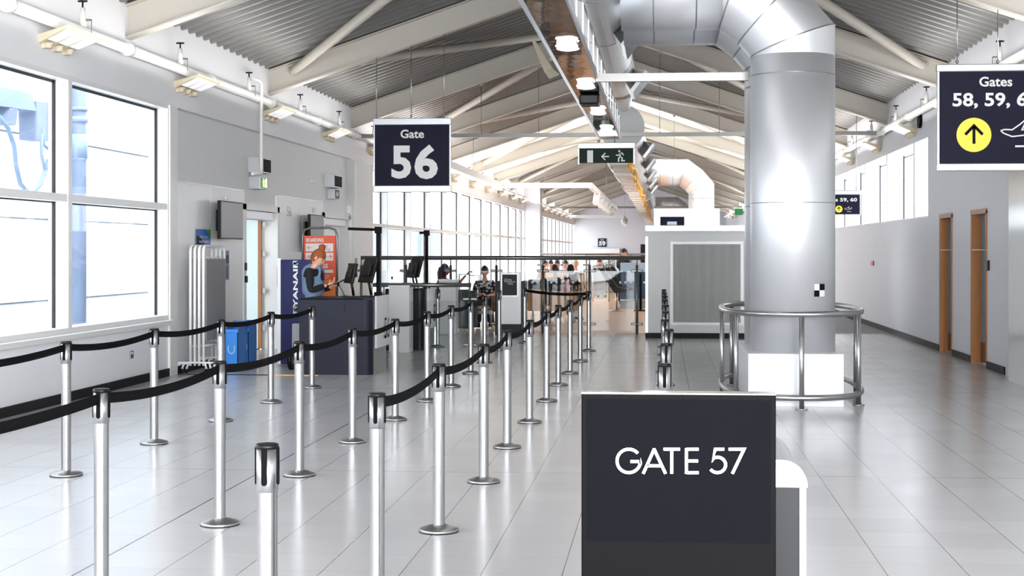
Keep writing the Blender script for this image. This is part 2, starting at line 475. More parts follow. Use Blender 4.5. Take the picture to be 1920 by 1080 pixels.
# vertical panel joints and numerals on the boarding wall
mb = MB()
for px in (394, 566):
    y = yon(px, XL); mb.box(XL, XL + 0.0065, y - 0.008, y + 0.008, 0.1, 2.5)
mb.box(XL - 0.0, XL + 0.012, yw1 + 0.25, D1[0] - 0.1, 2.49, 2.515); mb.box(XL, XL + 0.012, D1[1] + 0.1, D2[0], 2.49, 2.515)
struct('trim_3', mb, 'alu')
mb = MB()
for a, b in [(Y0, yw1), (yw1 + 0.2, D1[0]), (D1[1], D2[0]), (D2[1], ycw)]: mb.box(XL - 0.05, XL + 0.025, a, b, 0, 0.1)
struct('baseboard_left', mb, 'skirting')
WN = [0]
# near windows (bays of 3.1 m) on the left wall
def window_wall(idx, ys, zs, zt, X=XL, side=-1, reveal=0.16, zm=2.16, thin=True, lab='window'):
    xo = X + side * reveal
    for i in range(len(ys) - 1):
        fr = MB(); gl = MB(); dk = MB()
        a, b = ys[i] + 0.05, ys[i + 1] - 0.05
        # reveals: mullion boxes, sill, head, transom
        gl.box(xo, xo + side * 0.012, a, b, zs, zt)
        dk.box(xo - side * 0.004, xo - side * 0.03, b - 0.035, b, zs, zt)
        dk.box(xo - side * 0.004, xo - side * 0.02, a, b, zt - 0.03, zt)
        dk.box(xo - side * 0.004, xo - side * 0.02, a, b, zm - 0.055, zm - 0.04)
        fr.box(X, xo, a, b, zm - 0.04, zm + 0.04)
        fr.box(xo, xo - side * 0.03, a, a + 0.03, zs, zt)
        fr.box(X - side * 0.01, xo + side * 0.05, b, b + 0.1 if i < len(ys) - 2 else b + 0.05, zs, zt)
        if i == 0: fr.box(X - side * 0.01, xo + side * 0.05, ys[0] - 0.05, a, zs, zt)
        fr.box(X - side * 0.01, xo + side * 0.05, ys[i], ys[i + 1], zs - 0.06, zs)
        fr.box(X - side * 0.005, xo + side * 0.05, ys[i], ys[i + 1], zt, zt + 0.05)
        WN[0] += 1
        o = struct('window_%d' % WN[0], fr, 'frame_white')
        part('pane', gl, 'glass', o); part('gasket', dk, 'charcoal', o)
m2 = yon(130, XL)
bay = yw1 - m2
ys = [yw1 - bay * i for i in range(6, -1, -1)]
window_wall(1, ys, 0.78, FZ - 0.05)
mb = MB(); mb.box(XL - 0.35, XL, Y0, yw1 + 0.25, 0, 0.72); mb.box(XL - 0.35, XL, Y0, ys[0], 0.72, FZ); struct('wall_left_apron', mb, 'wall_paint')
mb = MB(); mb.box(XL - 0.2, XL + 0.09, Y0, yw1 - 0.02, 0.66, 0.72, bev=0.008); struct('trim_4', mb, 'frame_white')
# curtain wall
ycA = yon(983, XL); ys = [ycw + 0.05]
y = yon(726, XL)
while y < ycA - 1: ys.append(y); y += 3.05
ys.append(ycA)
window_wall(2, ys, 0.25, FZ - 0.05)
mb = MB(); mb.box(XL - 0.3, XL, ycw, ycA, 0, 0.2); mb.box(XL - 0.3, XL, ycA, YF, 0, 0.2); struct('wall_left_kerb', mb, 'wall_paint')
ycB = yon(1014, XL)
mb = MB(); mb.box(XL - 0.3, -5.58, ycA, ycA + 1.2, 0, 4.85); mb.box(XL - 0.3, XL, ycA, ycB, 0, FZ); struct('wall_left_pier', mb, 'lilac_wall')
ys = [ycB]
while ys[-1] < YF - 4: ys.append(ys[-1] + 3.05)
ys.append(YF - 0.2)
window_wall(3, ys, 0.25, FZ - 0.05)
# right wall
DA = (yon(1786, XR), yon(1763, XR)); DB = (yon(1851, XR), yon(1822, XR)); DZ = 2.15
yr0 = yon(1740, XR); yr1 = yr0 + 1.35
piers = [yr1] + [yr1 + 3.1 * i for i in range(1, 9)]
mb = MB()
for a, b in [(Y0, DB[0]), (DB[1], DA[0]), (DA[1], YF)]: mb.box(XR, XR + 0.4, a, b, 0, 2.15)
mb.box(XR, XR + 0.4, Y0, DA[1], 2.15, FZ + 0.03); mb.box(XR, XR + 0.4, DA[1], yr0, 2.15, FZ + 0.03)
mb.box(XR, XR + 0.4, piers[-1], YF, 2.15, FZ + 0.03)
mb.box(XR, XR + 0.4, Y0, YF, FZ + 0.03, roof_z(XR)); struct('wall_right', mb, 'lilac_wall')
e = [yr0] + piers
for i in range(len(e) - 1):
    fr = MB(); gl = MB(); dk = MB()
    a, b = e[i], e[i + 1]
    gl.box(XR + 0.33, XR + 0.34, a, b, 2.15, FZ + 0.03)
    pr_ = MB(); pr_.box(XR, XR + 0.36, b - 0.06, b + 0.06, 2.17, FZ + 0.03); struct('wall_right_pier', pr_, 'lilac_wall')
    dk.box(XR + 0.31, XR + 0.33, b - 0.08, b - 0.06, 2.17, FZ); dk.box(XR + 0.31, XR + 0.33, a, b, FZ - 0.05, FZ - 0.03)
    fr.box(XR + 0.28, XR + 0.36, (a + b) / 2 - 0.03, (a + b) / 2 + 0.03, 2.17, FZ)
    fr.box(XR - 0.01, XR + 0.36, a, b, 2.15, 2.18); WN[0] += 1
    o = struct('window_%d' % WN[0], fr, 'frame_white'); part('pane', gl, 'glass', o); part('gasket', dk, 'charcoal', o)
mb = MB(); mb.box(XR - 0.005, XR + 0.01, yon(1891, XR), YF, 1.605, 1.617); struct('trim_5', mb, 'upper_grey')
mb = MB()
for a, b in [(DB[1] + 0.02, DA[0] - 0.02), (DA[1] + 0.02, YF), (yon(1885, XR), DB[0] - 0.02)]: mb.box(XR - 0.02, XR + 0.05, a, b, 0, 0.1)
struct('baseboard_right', mb, 'skirting')
yp = yon(1891, 4.25)
mb = MB(); mb.box(4.25, XR + 0.05, 4, yp, 0, 3.2); struct('wall_right_panel', mb, 'panel_white')
mat('panel_gloss', srgb(225, 228, 226), 0.12); bpy.data.objects['wall_right_panel'].data.materials[0] = M['panel_gloss']
for k, (a, b) in enumerate((DB, DA)):
    f = MB(); w_ = 0.05
    f.box(XR - 0.015, XR + 0.16, b - 0.04, b + 0.01, 0, DZ); f.box(XR - 0.015, XR + 0.16, a - 0.01, a + 0.03, 0, DZ); f.box(XR - 0.015, XR + 0.16, a - 0.01, b + 0.01, DZ - 0.04, DZ + 0.03)
    o = struct('door_%d' % (k + 1), f, 'wood')
    lf = MB(); lf.box(XR + 0.12, XR + 0.17, a + 0.03, b - 0.04, 0.01, DZ - 0.04); l_ = part('leaf', lf, 'door_blue', o)
    kp = MB(); kp.box(XR + 0.112, XR + 0.12, a + 0.04, b - 0.05, 0.02, 0.3); part('kick_plate', kp, 'door_brown', l_)
# left doors
def left_door(idx, a, b, leaf_open):
    f = MB(); x0 = XL - 0.24
    f.box(x0, XL + 0.03, b - 0.02, b + 0.1, 0, DT + 0.09); f.box(x0, XL + 0.03, a - 0.1, a + 0.02, 0, DT + 0.09); f.box(x0, XL + 0.03, a - 0.1, b + 0.1, DT, DT + 0.1)
    o = struct('door_%d' % idx, f, 'frame_white')
    cl = MB(); cl.box(XL - 0.16, XL - 0.02, a + 0.1, b - 0.12, DT - 0.14, DT, bev=0.01); part('door_closer', cl, 'alu', o)
    if leaf_open:
        lf = MB(); y1 = b - 0.1
        lf.box(XL - 0.27, XL - 0.21, y1 - 0.03, y1, 0.01, DT - 0.04); part('leaf_edge', lf, 'wood', o, 'orange-brown wooden edge of the open leaf')
        gl_ = MB(); gl_.box(XL - 1.1, XL - 0.27, y1 - 0.03, y1, 0.01, DT - 0.04); leaf = part('leaf', gl_, 'glass_teal', o, 'frosted pale teal glazed leaf')
        for z in (0.35, 0.95, 1.55, 2.02):
            h = MB(); h.box(XL - 0.205, XL - 0.14, y1 - 0.045, y1 - 0.03, z - 0.045, z + 0.045); h.tube([(XL - 0.2, y1 - 0.05, z - 0.05), (XL - 0.2, y1 - 0.05, z + 0.05)], 0.009, 8); part('hinge', h, 'steel_dark', o)
        sd = MB(); sd.box(XL - 0.12, XL - 0.06, a + 0.08, a + 0.13, 0.55, 1.75); sd.box(XL - 0.06, XL - 0.055, a + 0.09, a + 0.11, 0.7, 1.7); part('pull_bar', sd, 'frame_white', o)
    else:
        lf = MB(); lf.box(XL - 0.17, XL - 0.13, a + 0.02, b - 0.02, 0.01, DT); part('leaf', lf, 'panel_white', o)
    return o
left_door(3, D1[0], D1[1], True); left_door(4, D2[0], D2[1], False)
mb = MB(); mb.box(XL - 1.4, XL - 0.24, D1[0] - 0.1, D1[1] + 0.15, -0.1, 0); struct('floor_threshold', mb, 'grey_carpet')
mb = MB(); mb.box(XL - 1.4, XL - 0.36, D1[1] + 0.15, D1[1] + 0.3, 0, 3); mb.box(XL - 1.4, XL - 0.36, D1[0] - 0.1, D1[1] + 0.15, 2.6, 2.7); mb.box(XL - 1.45, XL - 1.4, D1[0] - 0.1, D1[1] + 0.15, 0, 2.7); struct('wall_vestibule', mb, 'frosted_blue')
# far end wall with gable
mb = MB(); mb.prism([(XL - 0.3, 0), (XR + 0.3, 0), (XR + 0.3, roof_z(XR + 0.3)), (XM, ZR), (XL - 0.3, roof_z(XL - 0.3))], 'y', YF, YF + 0.3); struct('wall_far', mb, 'lilac_wall')
# ------------------------------------------------------------------ roof steel
def beam_mesh():
    mb = MB(); t = 0.012; D = 0.45
    def rib(o0, o1, y0, y1):     # strip following the V of the roof between offsets below the deck
        P = [(XL + 0.0, roof_z(XL)), (XM, ZR), (XR, roof_z(XR))]
        top = [(x, z - o0) for x, z in P]; bot = [(x, z - o1) for x, z in P]
        mb.prism(top + bot[::-1], 'y', y0, y1)
    rib(0.05, 0.07, -0.09, 0.09); rib(0.05, D, -t / 2, t / 2); rib(D - 0.02, D, -0.09, 0.09)
    return mb
b0 = None
for i, y in enumerate(BEAMS[2:]):
    lab = '%s cream steel roof beam rising to the ridge over the hall' % NTH[i]
    if b0 is None:
        b0 = single('roof_beam', beam_mesh(), 'beam_paint', lab, 'beam', (0, 0, 0), 'cream roof beams across the hall'); b0.location = (0, y, 0)
    else: dup(b0, (0, y, 0), label=lab)
def brace(x0, y0, x1, y1, lab):
    a = Vector((x0, y0, roof_z(x0) - 0.16)); b = Vector((x1, y1, roof_z(x1) - 0.2))
    mb = MB(); mb.tube([a, b], 0.075, 12)
    d = (b - a).normalized(); mb.tube([a - d * 0.14, a], [0.03, 0.075], 12); mb.tube([b, b + d * 0.1], [0.075, 0.03], 12)
    single('brace_tube', mb, 'beam_paint', lab, 'brace', a, 'round roof brace tubes')
for side, nm in ((-1, 'left'), (1, 'right')):
    xe = XL + 0.4 if side < 0 else XR - 0.4; xm = XM + side * 0.25; k = 0
    for i in range(2, 13):
        ya, yb = BEAMS[i] + 0.05, BEAMS[i + 1] - 0.05
        ridge_first = (i % 2 == 1)
        lab = '%s round tube brace crossing a %s roof bay' % (NTH[k], nm); k += 1
        if ridge_first: brace(xm, ya, xe, yb, lab)
        else: brace(xe, ya, xm, yb, lab)
# fire main pipes along both walls with clamps and valves
def pipe(X, Z, ya, yb, px_list, side, nm):
    t = thing('fire_main_pipe', 'long white pipe with couplings running along the %s wall under the eaves' % nm, 'pipe', (X, ya, Z))
    mb = MB(); mb.tube([(X, ya, Z), (X, yb, Z)], 0.062, 14); part('pipe_run', mb, 'pipe_paint', t)
    y = ya + 1.0
    while y < 60:
        c = MB(); c.lathe(0, 0, [(0.065, -0.05), (0.083, -0.045), (0.083, 0.045), (0.065, 0.05)], 14)
        c.v = [Vector((X + p.x, y + p.z, Z + p.y)) for p in c.v]; part('coupling', c, 'pipe_paint', t)
        br = MB(); br.box(X, X + side * 0.14, y + 0.5, y + 0.53, Z - 0.02, Z + 0.02); part('bracket', br, 'steel_dark', t)
        y += 3.09
    for k, y in enumerate(px_list):
        v = thing('sprinkler_valve', '%s upright brass and white sprinkler valve on the %s wall pipe' % (NTH[k], nm), 'valve', (X, y, Z + 0.06), 'upright valves on the %s wall pipe' % nm)
        s_ = MB(); s_.tube([(X, y, Z + 0.06), (X, y, Z + 0.26)], [0.04, 0.026], 10); part('body', s_, 'pipe_paint', v)
        h = MB(); h.tube([(X, y, Z + 0.26), (X, y, Z + 0.32)], 0.01, 6); h.tube([(X - 0.05, y, Z + 0.33), (X + 0.05, y, Z + 0.33)], 0.012, 6); h.tube([(X, y - 0.04, Z + 0.33), (X, y + 0.04, Z + 0.33)], 0.01, 6); part('lever', h, 'black_plastic', v)
        o_ = MB(); o_.tube([(X, y, Z + 0.13), (X - side * 0.09, y + 0.02, Z + 0.13)], 0.012, 6); o_.tube([(X - side * 0.09, y + 0.02, Z + 0.13), (X - side * 0.09, y + 0.02, Z - 0.02)], 0.004, 5); part('outlet', o_, 'steel_dark', v)
PX = XL + 0.13
pipe(PX, 3.93, 3, 102, [yon(p, PX) for p in (155, 338, 467, 563, 636, 700)] + [yon(p, PX) for p in (880, 905, 930, 950, 968)], -1, 'left')
PXR = XR - 0.13
pipe(PXR, 3.93, 3, 102, [yon(p, PXR) for p in (1875, 1737, 1680, 1634, 1598)], 1, 'right')
# drop pipe on the boarding wall
yd = yon(489, PX + 0.05)
t = MB(); a = Vector((PX, yd - 0.25, 4.2)); t.tube([a, a + Vector((0.03, 0.2, 0.0)), (PX + 0.06, yd, 4.15), (PX + 0.06, yd, 2.85), (PX + 0.06, yd - 0.02, 2.78), (PX + 0.05, yd - 0.45, 2.75)], 0.028, 8)
single('drop_pipe', t, 'pipe_paint', 'white bent pipe dropping from the left wall pipe to above the speaker', 'pipe', (PX, yd, 2.8))
# wall uplighters
def uplighter(side):
    r = thing('wall_uplighter', '', 'wall light', (0, 0, 0), '')
    h = MB(); s = side
    h.add([(0, -0.36, -0.02), (-s * 0.36, -0.46, 0.13), (-s * 0.36, 0.46, 0.13), (0, 0.36, -0.02), (0, -0.36, 0.07), (-s * 0.36, -0.46, 0.15), (-s * 0.36, 0.46, 0.15), (0, 0.36, 0.07)], [(0, 1, 2, 3), (4, 5, 6, 7), (0, 1, 5, 4), (1, 2, 6, 5), (2, 3, 7, 6), (3, 0, 4, 7)]); part('housing', h, 'lamp_cream', r)
    d = MB()
    for k in range(3): d.add([(-s * 0.33, -0.4 + 0.28 * k, 0.1135), (-s * 0.1, -0.37 + 0.27 * k, 0.0177), (-s * 0.1, -0.14 + 0.27 * k, 0.0177), (-s * 0.33, -0.15 + 0.28 * k, 0.1135)], [(0, 1, 2, 3)])
    part('diffuser', d, 'diffuser', r)
    for k in (-0.3, 0.0, 0.3):
        b = MB(); b.tube([(-s * 0.06, k * 0.85, -0.06), (-s * 0.06, k * 0.85, 0.0)], [0.04, 0.045], 12); b.box(0, -s * 0.06, k * 0.85 - 0.03, k * 0.85 + 0.03, -0.06, 0.0); part('bracket', b, 'lamp_cream', r)
    return r
for side, X, nm, px0 in ((-1, XL + 0.0, 'left', None), (1, XR - 0.0, 'right', None)):
    zz = 3.72 if side < 0 else 3.66
    ylist = [14.6 + 4.09 * i for i in range(0, 21)] if side < 0 else [21.9 + 4.09 * i for i in range(0, 18)]
    first = None
    for k, y in enumerate(ylist):
        if side < 0 and ycA - 0.5 < y < ycB - 1: continue
        lab = '%s cream wall uplighter bracketed below the %s wall pipe' % (NTH[k] if k < len(NTH) else 'farthest', nm)
        if first is None:
            first = uplighter(side); first['label'] = lab; first['group'] = 'cream uplighters along the %s wall' % nm; first.location = (X, y, zz)
        else: dup(first, (X, y, zz), label=lab)
# ------------------------------------------------------------------ ducts
def tubey(mb, pts, r, n=40): mb.tube(pts, r, n, smooth=True)
DX, DZC = -0.784, 4.63
def duct_unit(zc, k, nm):
    c = at(1486 if k == 0 else VX + (1486 - VX) * 15.4 / zc, HY, zc)
    X = 1.372; r = 0.445; ZH = 4.40
    for j, yy in enumerate((c.y, c.y + 1.12)):
        which = ('front', 'rear')[j]
        d = thing('air_duct_riser', '%s shiny round air duct of the %s riser pair, bending left at the top' % (which, nm), 'duct', (X, yy, 0.54), 'paired shiny duct risers')
        mb = MB(); mb.tube([(X, yy, 0.54), (X, yy, ZH - 0.75)], r, 48); part('riser', mb, 'duct_metal', d)
        mb = MB(); R = 0.75; pts = [(X - R + R * math.cos(a), yy, ZH - R + R * math.sin(a)) for a in (0, PI / 8 * 1.0, PI / 8 * 3, PI / 2)]
        # segmented (gored) elbow: flat bands
        P = [Vector((X, yy, ZH - R)), Vector((X, yy, ZH - R + 0.17)), Vector((X - 0.27, yy, ZH - 0.27)), Vector((X - R + 0.17 - 0.05, yy, ZH)), Vector((X - R, yy, ZH))]
        rings = []
        dirs = [Vector((0, 0, 1)), None, None, None, Vector((-1, 0, 0))]
        n = 48; vs = []
        for i, p in enumerate(P):
            if i in (0, 4): dr = dirs[i]; k2 = 1
            else:
                d1 = (P[i] - P[i - 1]).normalized(); d2 = (P[i + 1] - P[i]).normalized(); dr = (d1 + d2).normalized(); k2 = 1 / d1.dot(dr)
            ux = Vector((0, 1, 0)); uz = dr.cross(ux).normalized()
            vs += [p + ux * r * math.cos(2 * PI * q / n) + uz * r * k2 * math.sin(2 * PI * q / n) for q in range(n)]
        el = MB()
        for i in range(4):
            el.add(vs[i * n:(i + 2) * n], [(q, (q + 1) % n, n + (q + 1) % n, n + q) for q in range(n)], True)
        e_ = link_mesh('elbow', el, 'duct_metal', d, fix=False)
        sm = MB()
        for i in (1, 2, 3):
            sm = MB(); sm.tube(vs[i * n:(i + 1) * n], 0.008, 6, closed=True); part('seam', sm, 'steel', d)
        sm = MB()
        sm.tube([(X + r * 1.0 * math.cos(q), yy + r * math.sin(q), 2.1) for q in [2 * PI * z / 40 for z in range(40)]], 0.004, 5, closed=True); part('seam', sm, 'steel', d); sm = MB()
        sm.tube([(X + r * 1.0 * math.cos(q), yy + r * math.sin(q), 3.45) for q in [2 * PI * z / 40 for z in range(40)]], 0.005, 5, closed=True); part('seam', sm, 'steel', d)
        for xx in (0.35, -0.1):
            sm = MB(); sm.tube([(xx, yy + r * math.cos(q), ZH + r * math.sin(q)) for q in [2 * PI * z / 40 for z in range(40)]], 0.007, 5, closed=True); part('seam', sm, 'steel', d)
        mb = MB(); mb.tube([(X - R, yy, ZH), (DX + 0.34, yy, ZH + 0.0)], r, 48); part('branch', mb, 'duct_metal', d)
    return c.y
yd1 = duct_unit(15.4, 0, 'nearest')
yd2 = duct_unit(51.5, 1, 'middle')
yd3 = duct_unit(87.6, 2, 'farthest')
# plinth
p0 = at(1403, 762, 14.92); p1 = at(1580.5, 762, 14.92)
o = thing('column_plinth', 'white boxed plinth under the big shiny duct inside the tube railing', 'plinth', ((p0.x + p1.x) / 2, p0.y + 1.3, 0))
mb = MB(); mb.box(p0.x, p1.x, p0.y, p0.y + 2.25, 0, 0.54, bev=0.004); part('casing', mb, 'plinth_white', o)
mb = MB()
for z in (0.5, 0.3): mb.lathe(0, 0, [(0.0, -0.004), (0.012, -0.004), (0.012, 0.0)], 8)
mb.v = []; mb.f = []; mb.sm = []
for z in (0.50, 0.28): mb.box(p0.x + 0.02, p0.x + 0.045, p0.y - 0.006, p0.y, z - 0.012, z + 0.012)
part('screw', mb, 'steel_dark', o)
# black-white survey marker on duct
mk = thing('survey_marker', 'small black and white chequered target sticker on the nearest duct', 'sticker', (1.6, yd1 - 0.43, 1.2))
mk_c = (1536 - VX) * 15.02 * CS / FPX
def duct_skin(u, z, d=0.004): # point on the duct's skin at X=u
    dy = math.sqrt(max(0, 0.445 ** 2 - (u - 1.372) ** 2)); return Vector((u + (u - 1.372) * d / 0.445, yd1 - dy - d, z))
for (du, dv, m_) in ((-1, 1, 'sign_white'), (0, 1, 'black_matte'), (-1, 0, 'black_matte'), (0, 0, 'sign_white')):
    s_ = 0.056; u0 = mk_c + du * s_; z0 = 1.19 + (dv - 1) * 0.066
    q = MB()
    for i in range(4):
        a, b = u0 + s_ * i / 4, u0 + s_ * (i + 1) / 4
        q.add([duct_skin(a, z0), duct_skin(b, z0), duct_skin(b, z0 + 0.066), duct_skin(a, z0 + 0.066)], [(0, 1, 2, 3)])
    part('square', q, m_, mk)
# tube railing round the duct
t = thing('tube_railing', 'stainless tube guard rail looping round the big duct and plinth', 'railing', (1.41, 16.0, 0))
RX, RY0, RY1 = 0.735, 14.72, 17.75
rc = (1.39, (RY0 + RY1) / 2)
def ringpt(a, z):
    ca, sa = math.cos(a), math.sin(a); n = 2.7
    return Vector((rc[0] + RX * math.copysign(abs(ca) ** (2 / n), ca), rc[1] + (RY1 - RY0) / 2 * math.copysign(abs(sa) ** (2 / n), sa), z))
for z, nm in ((0.96, 'top_rail'), (0.12, 'bottom_rail')):
    mb = MB(); mb.tube([ringpt(2 * PI * i / 64, z) for i in range(64)], 0.032, 12, closed=True); part(nm, mb, 'steel', t)
for a in (-PI / 2, -PI / 2 - 0.95, -PI / 2 + 0.95, PI, 0, PI / 2 - 0.8, PI / 2 + 0.8):
    p = ringpt(a, 0); q = MB(); c = Vector((rc[0], rc[1], 0)); inw = (c - p).normalized() * 0.07
    p = p + inw * 0
    q.tube([(p.x, p.y, 0.012), (p.x, p.y, 0.93)], 0.026, 12); q.lathe(p.x, p.y, [(0.06, 0), (0.06, 0.012)], 16); part('post', q, 'steel', t)
# main ducts under the ridge
d = thing('ceiling_duct', 'near run of shiny round ceiling duct ending in a cone over the hall', 'duct', (DX, 8, DZC))
mb = MB(); mb.tube([(DX, 3, DZC), (DX, 25.8, DZC)], 0.31, 40); part('duct_run', mb, 'duct_metal', d)
mb = MB(); mb.tube([(DX, 25.8, DZC), (DX, 26.4, DZC - 0.03), (DX + 0.02, 27.6, DZC - 0.15), (DX + 0.03, 28.2, DZC - 0.22)], [0.31, 0.30, 0.17, 0.12], 32); part('end_cone', mb, 'foil', d)
mb = MB()
for yy in (12.5, 15.9, 19.3, 22.6, 25.8):
    mb = MB(); mb.tube([(DX + 0.31 * math.cos(q), yy, DZC + 0.31 * math.sin(q)) for q in [2 * PI * z / 36 for z in range(36)]], 0.007, 5, closed=True); part('seam', mb, 'steel_dark', d)
def grille(x, y, z, k, nm, sz=0.4):
    g = thing('duct_grille', '%s angled air grille on the right of the %s ceiling duct' % (NTH[k], nm), 'grille', (x, y, z), 'air grilles on the ceiling ducts')
    f = MB(); a = Vector((x, y, z)); out = Vector((0.8, 0, -0.6)); up = Vector((0.6, 0, 0.8)); L = Vector((0, 1, 0))
    def q(i, j, k_): return a + out * i + up * j + L * k_
    s = sz / 2; l = sz * 1.6
    vs = [q(0, -s * 0.6, -l * 0.6), q(0, s * 0.6, -l * 0.6), q(0, s * 0.6, l * 0.6), q(0, -s * 0.6, l * 0.6), q(0.2, -s, -l), q(0.2, s, -l), q(0.2, s, l), q(0.2, -s, l), q(0.26, -s, -l), q(0.26, s, -l), q(0.26, s, l), q(0.26, -s, l)]
    f.add(vs, [(0, 1, 5, 4), (1, 2, 6, 5), (2, 3, 7, 6), (3, 0, 4, 7), (4, 5, 9, 8), (5, 6, 10, 9), (6, 7, 11, 10), (7, 4, 8, 11)]); part('collar', f, 'steel', g)
    b = MB(); b.add([q(0.245, -s, -l), q(0.245, s, -l), q(0.245, s, l), q(0.245, -s, l)], [(0, 1, 2, 3)]); part('backing', b, 'black_matte', g)
    v = MB()
    for i in range(9):
        kk = -l + 2 * l * (i + 0.5) / 9; v.add([q(0.25, -s, kk), q(0.25, s, kk), q(0.262, s, kk + 0.03), q(0.262, -s, kk + 0.03)], [(0, 1, 2, 3)])
    part('vane', v, 'steel', g)
k = 0
for yy in (18.8, 24.0): grille(DX + 0.22, yy, DZC - 0.16, k, 'near'); k += 1
d = thing('ceiling_duct', 'middle run of foil-wrapped ceiling duct with a flat grey end disc', 'duct', (-0.83, 29.4, 4.1))
mb = MB(); mb.tube([(-0.83, 29.4, 4.1), (-0.83, 60, 4.1)], 0.45, 40, cap=False); part('duct_run', mb, 'foil', d)
mb = MB(); mb.tube([(-0.83, 29.32, 4.1), (-0.83, 29.42, 4.1)], 0.46, 48); part('end_disc', mb, 'grey_box', d, 'flat matt grey end disc')
k = 0
for yy in (32, 37, 42, 47, 52): grille(-0.83 + 0.34, yy, 3.9, k, 'middle', 0.36); k += 1
d = thing('ceiling_duct', 'farthest run of foil-wrapped ceiling duct toward the end wall', 'duct', (-0.83, 62, 4.1))
mb = MB(); mb.tube([(-0.83, 62, 4.1), (-0.83, 98, 4.1)], 0.4, 32); part('duct_run', mb, 'foil', d)
# mirrored service tray with lamps
TX0, TX1, TZ = -1.055, -0.735, 3.5
t = thing('service_tray', 'mirrored ceiling service tray with curved aluminium wing running toward the exit sign', 'tray', ((TX0 + TX1) / 2, 8, TZ))
mb = MB(); mb.box(TX0, TX1, 3, 24.7, TZ, TZ + 0.015); part('mirror_panel', mb, 'mirror', t)
mb = MB(); mb.box(TX1 - 0.0, TX1 + 0.018, 3, 24.9, TZ - 0.01, TZ + 0.05); mb.box(TX1, TX1 + 0.018, 3, 24.9, TZ + 0.36, TZ + 0.40)
y = 3.2
while y < 24.8: mb.box(TX1, TX1 + 0.015, y, y + 0.05, TZ, TZ + 0.38); y += 1.0
part('side_frame', mb, 'alu', t)
mb = MB()
pf = [(TX0, TZ - 0.01)] + [(TX0 - 0.13 * math.sin(q), TZ + 0.30 * (1 - math.cos(q)) / 1) for q in [PI / 2 * i / 8 for i in range(1, 9)]]
nn = len(pf); ysg = [3 + 21.8 * i / 40 for i in range(41)]
for i in range(40):
    ya, yb = ysg[i], ysg[i + 1]
    mb.add([(x, ya, z) for x, z in pf] + [(x, yb, z) for x, z in pf], [(j, j + 1, nn + j + 1, nn + j) for j in range(nn - 1)], True)
part('wing', mb, 'alu', t)
for k, yy in enumerate((9.9, 13.25, 16.45, 19.6, 22.6)):
    l = thing('oval_ceiling_light', '%s lit white oval light under the mirrored tray' % NTH[k], 'ceiling light', ((TX0 + TX1) / 2, yy, TZ - 0.02), 'oval lights under the mirrored tray')
    mb = MB(); cx = (TX0 + TX1) / 2 + 0.02
    mb.ball((cx, yy - 0.06, TZ - 0.035), 1, 20, (0.105, 0.085, 0.02)); mb.ball((cx, yy + 0.12, TZ - 0.035), 1, 20, (0.105, 0.085, 0.02)); part('bulb_cover', mb, 'lit_white', l)
    mb = MB(); mb.box(cx - 0.09, cx + 0.09, yy - 0.1, yy + 0.16, TZ - 0.02, TZ); part('base', mb, 'frame_white', l)
mb = MB(); c = at(1105, 176, 17.6); mb.box(c.x - 0.12, c.x + 0.12, 17.5, 17.9, TZ - 0.13, TZ - 0.005, bev=0.02)
single('black_sensor', mb, 'black_plastic', 'glossy black box fixed under the mirrored tray', 'sensor', (c.x, 17.7, TZ))
# cream flap light left of tray
mb = MB(); c = at(1020, 95, 14.5)
mb.add([at(997, 76, 17), at(1002, 75, 17), at(1036, 128, 15.9), at(1020, 134, 15.9), at(999, 78, 17.2), at(1004, 77, 17.2), at(1050, 140, 16.2), at(1030, 148, 16.2)],
       [(0, 1, 2, 3), (4, 5, 6, 7), (0, 1, 5, 4), (1, 2, 6, 5), (2, 3, 7, 6), (3, 0, 4, 7)])
single('hanging_light_box', mb, 'lamp_cream', 'cream wedge light box beside the mirrored tray wing', 'light box', c)
# far tray with yellow cables
t = thing('service_tray', 'white service tray with yellow cables beyond the exit sign', 'tray', (-0.9, 30, TZ))
mb = MB(); mb.box(TX0 - 0.05, TX1, 30, 95, TZ, TZ + 0.03)
y = 30
while y < 95: mb.box(TX0 - 0.05, TX1, y, y + 0.9, TZ - 0.12, TZ); y += 2.2
part('tray_base', mb, 'frame_white', t)
mb = MB()
for j in range(3): mb.tube([(TX1 - 0.0 + 0.05 * math.sin(i * 0.9 + j * 2) + 0.03 * j, 30 + i * 1.1, TZ - 0.06 + 0.05 * math.cos(i * 1.3 + j)) for i in range(56)], 0.035, 6)
part('cable', mb, 'yellow_cable', t, 'yellow cable bundle')
mb = MB()
pf2 = [(TX0 - 0.05, TZ)] + [(TX0 - 0.05 - 0.28 * math.sin(q), TZ + 0.45 * (1 - math.cos(q))) for q in [PI / 2 * i / 6 for i in range(1, 7)]]
for ya in (30.5, 34.5, 38.5, 46, 54, 62, 70):
    mb = MB(); mb.add([(x, ya, z) for x, z in pf2] + [(x, ya + 3, z) for x, z in pf2], [(j, j + 1, 7 + j + 1, 7 + j) for j in range(6)], True); part('wing', mb, 'alu', t)
for ya in (32, 44, 58, 74, 90): mb = MB(); mb.tube([(-0.9, ya, TZ + 0.03), (-0.9, ya, roof_z(-0.9))], 0.008, 5); part('hanger', mb, 'steel', t)
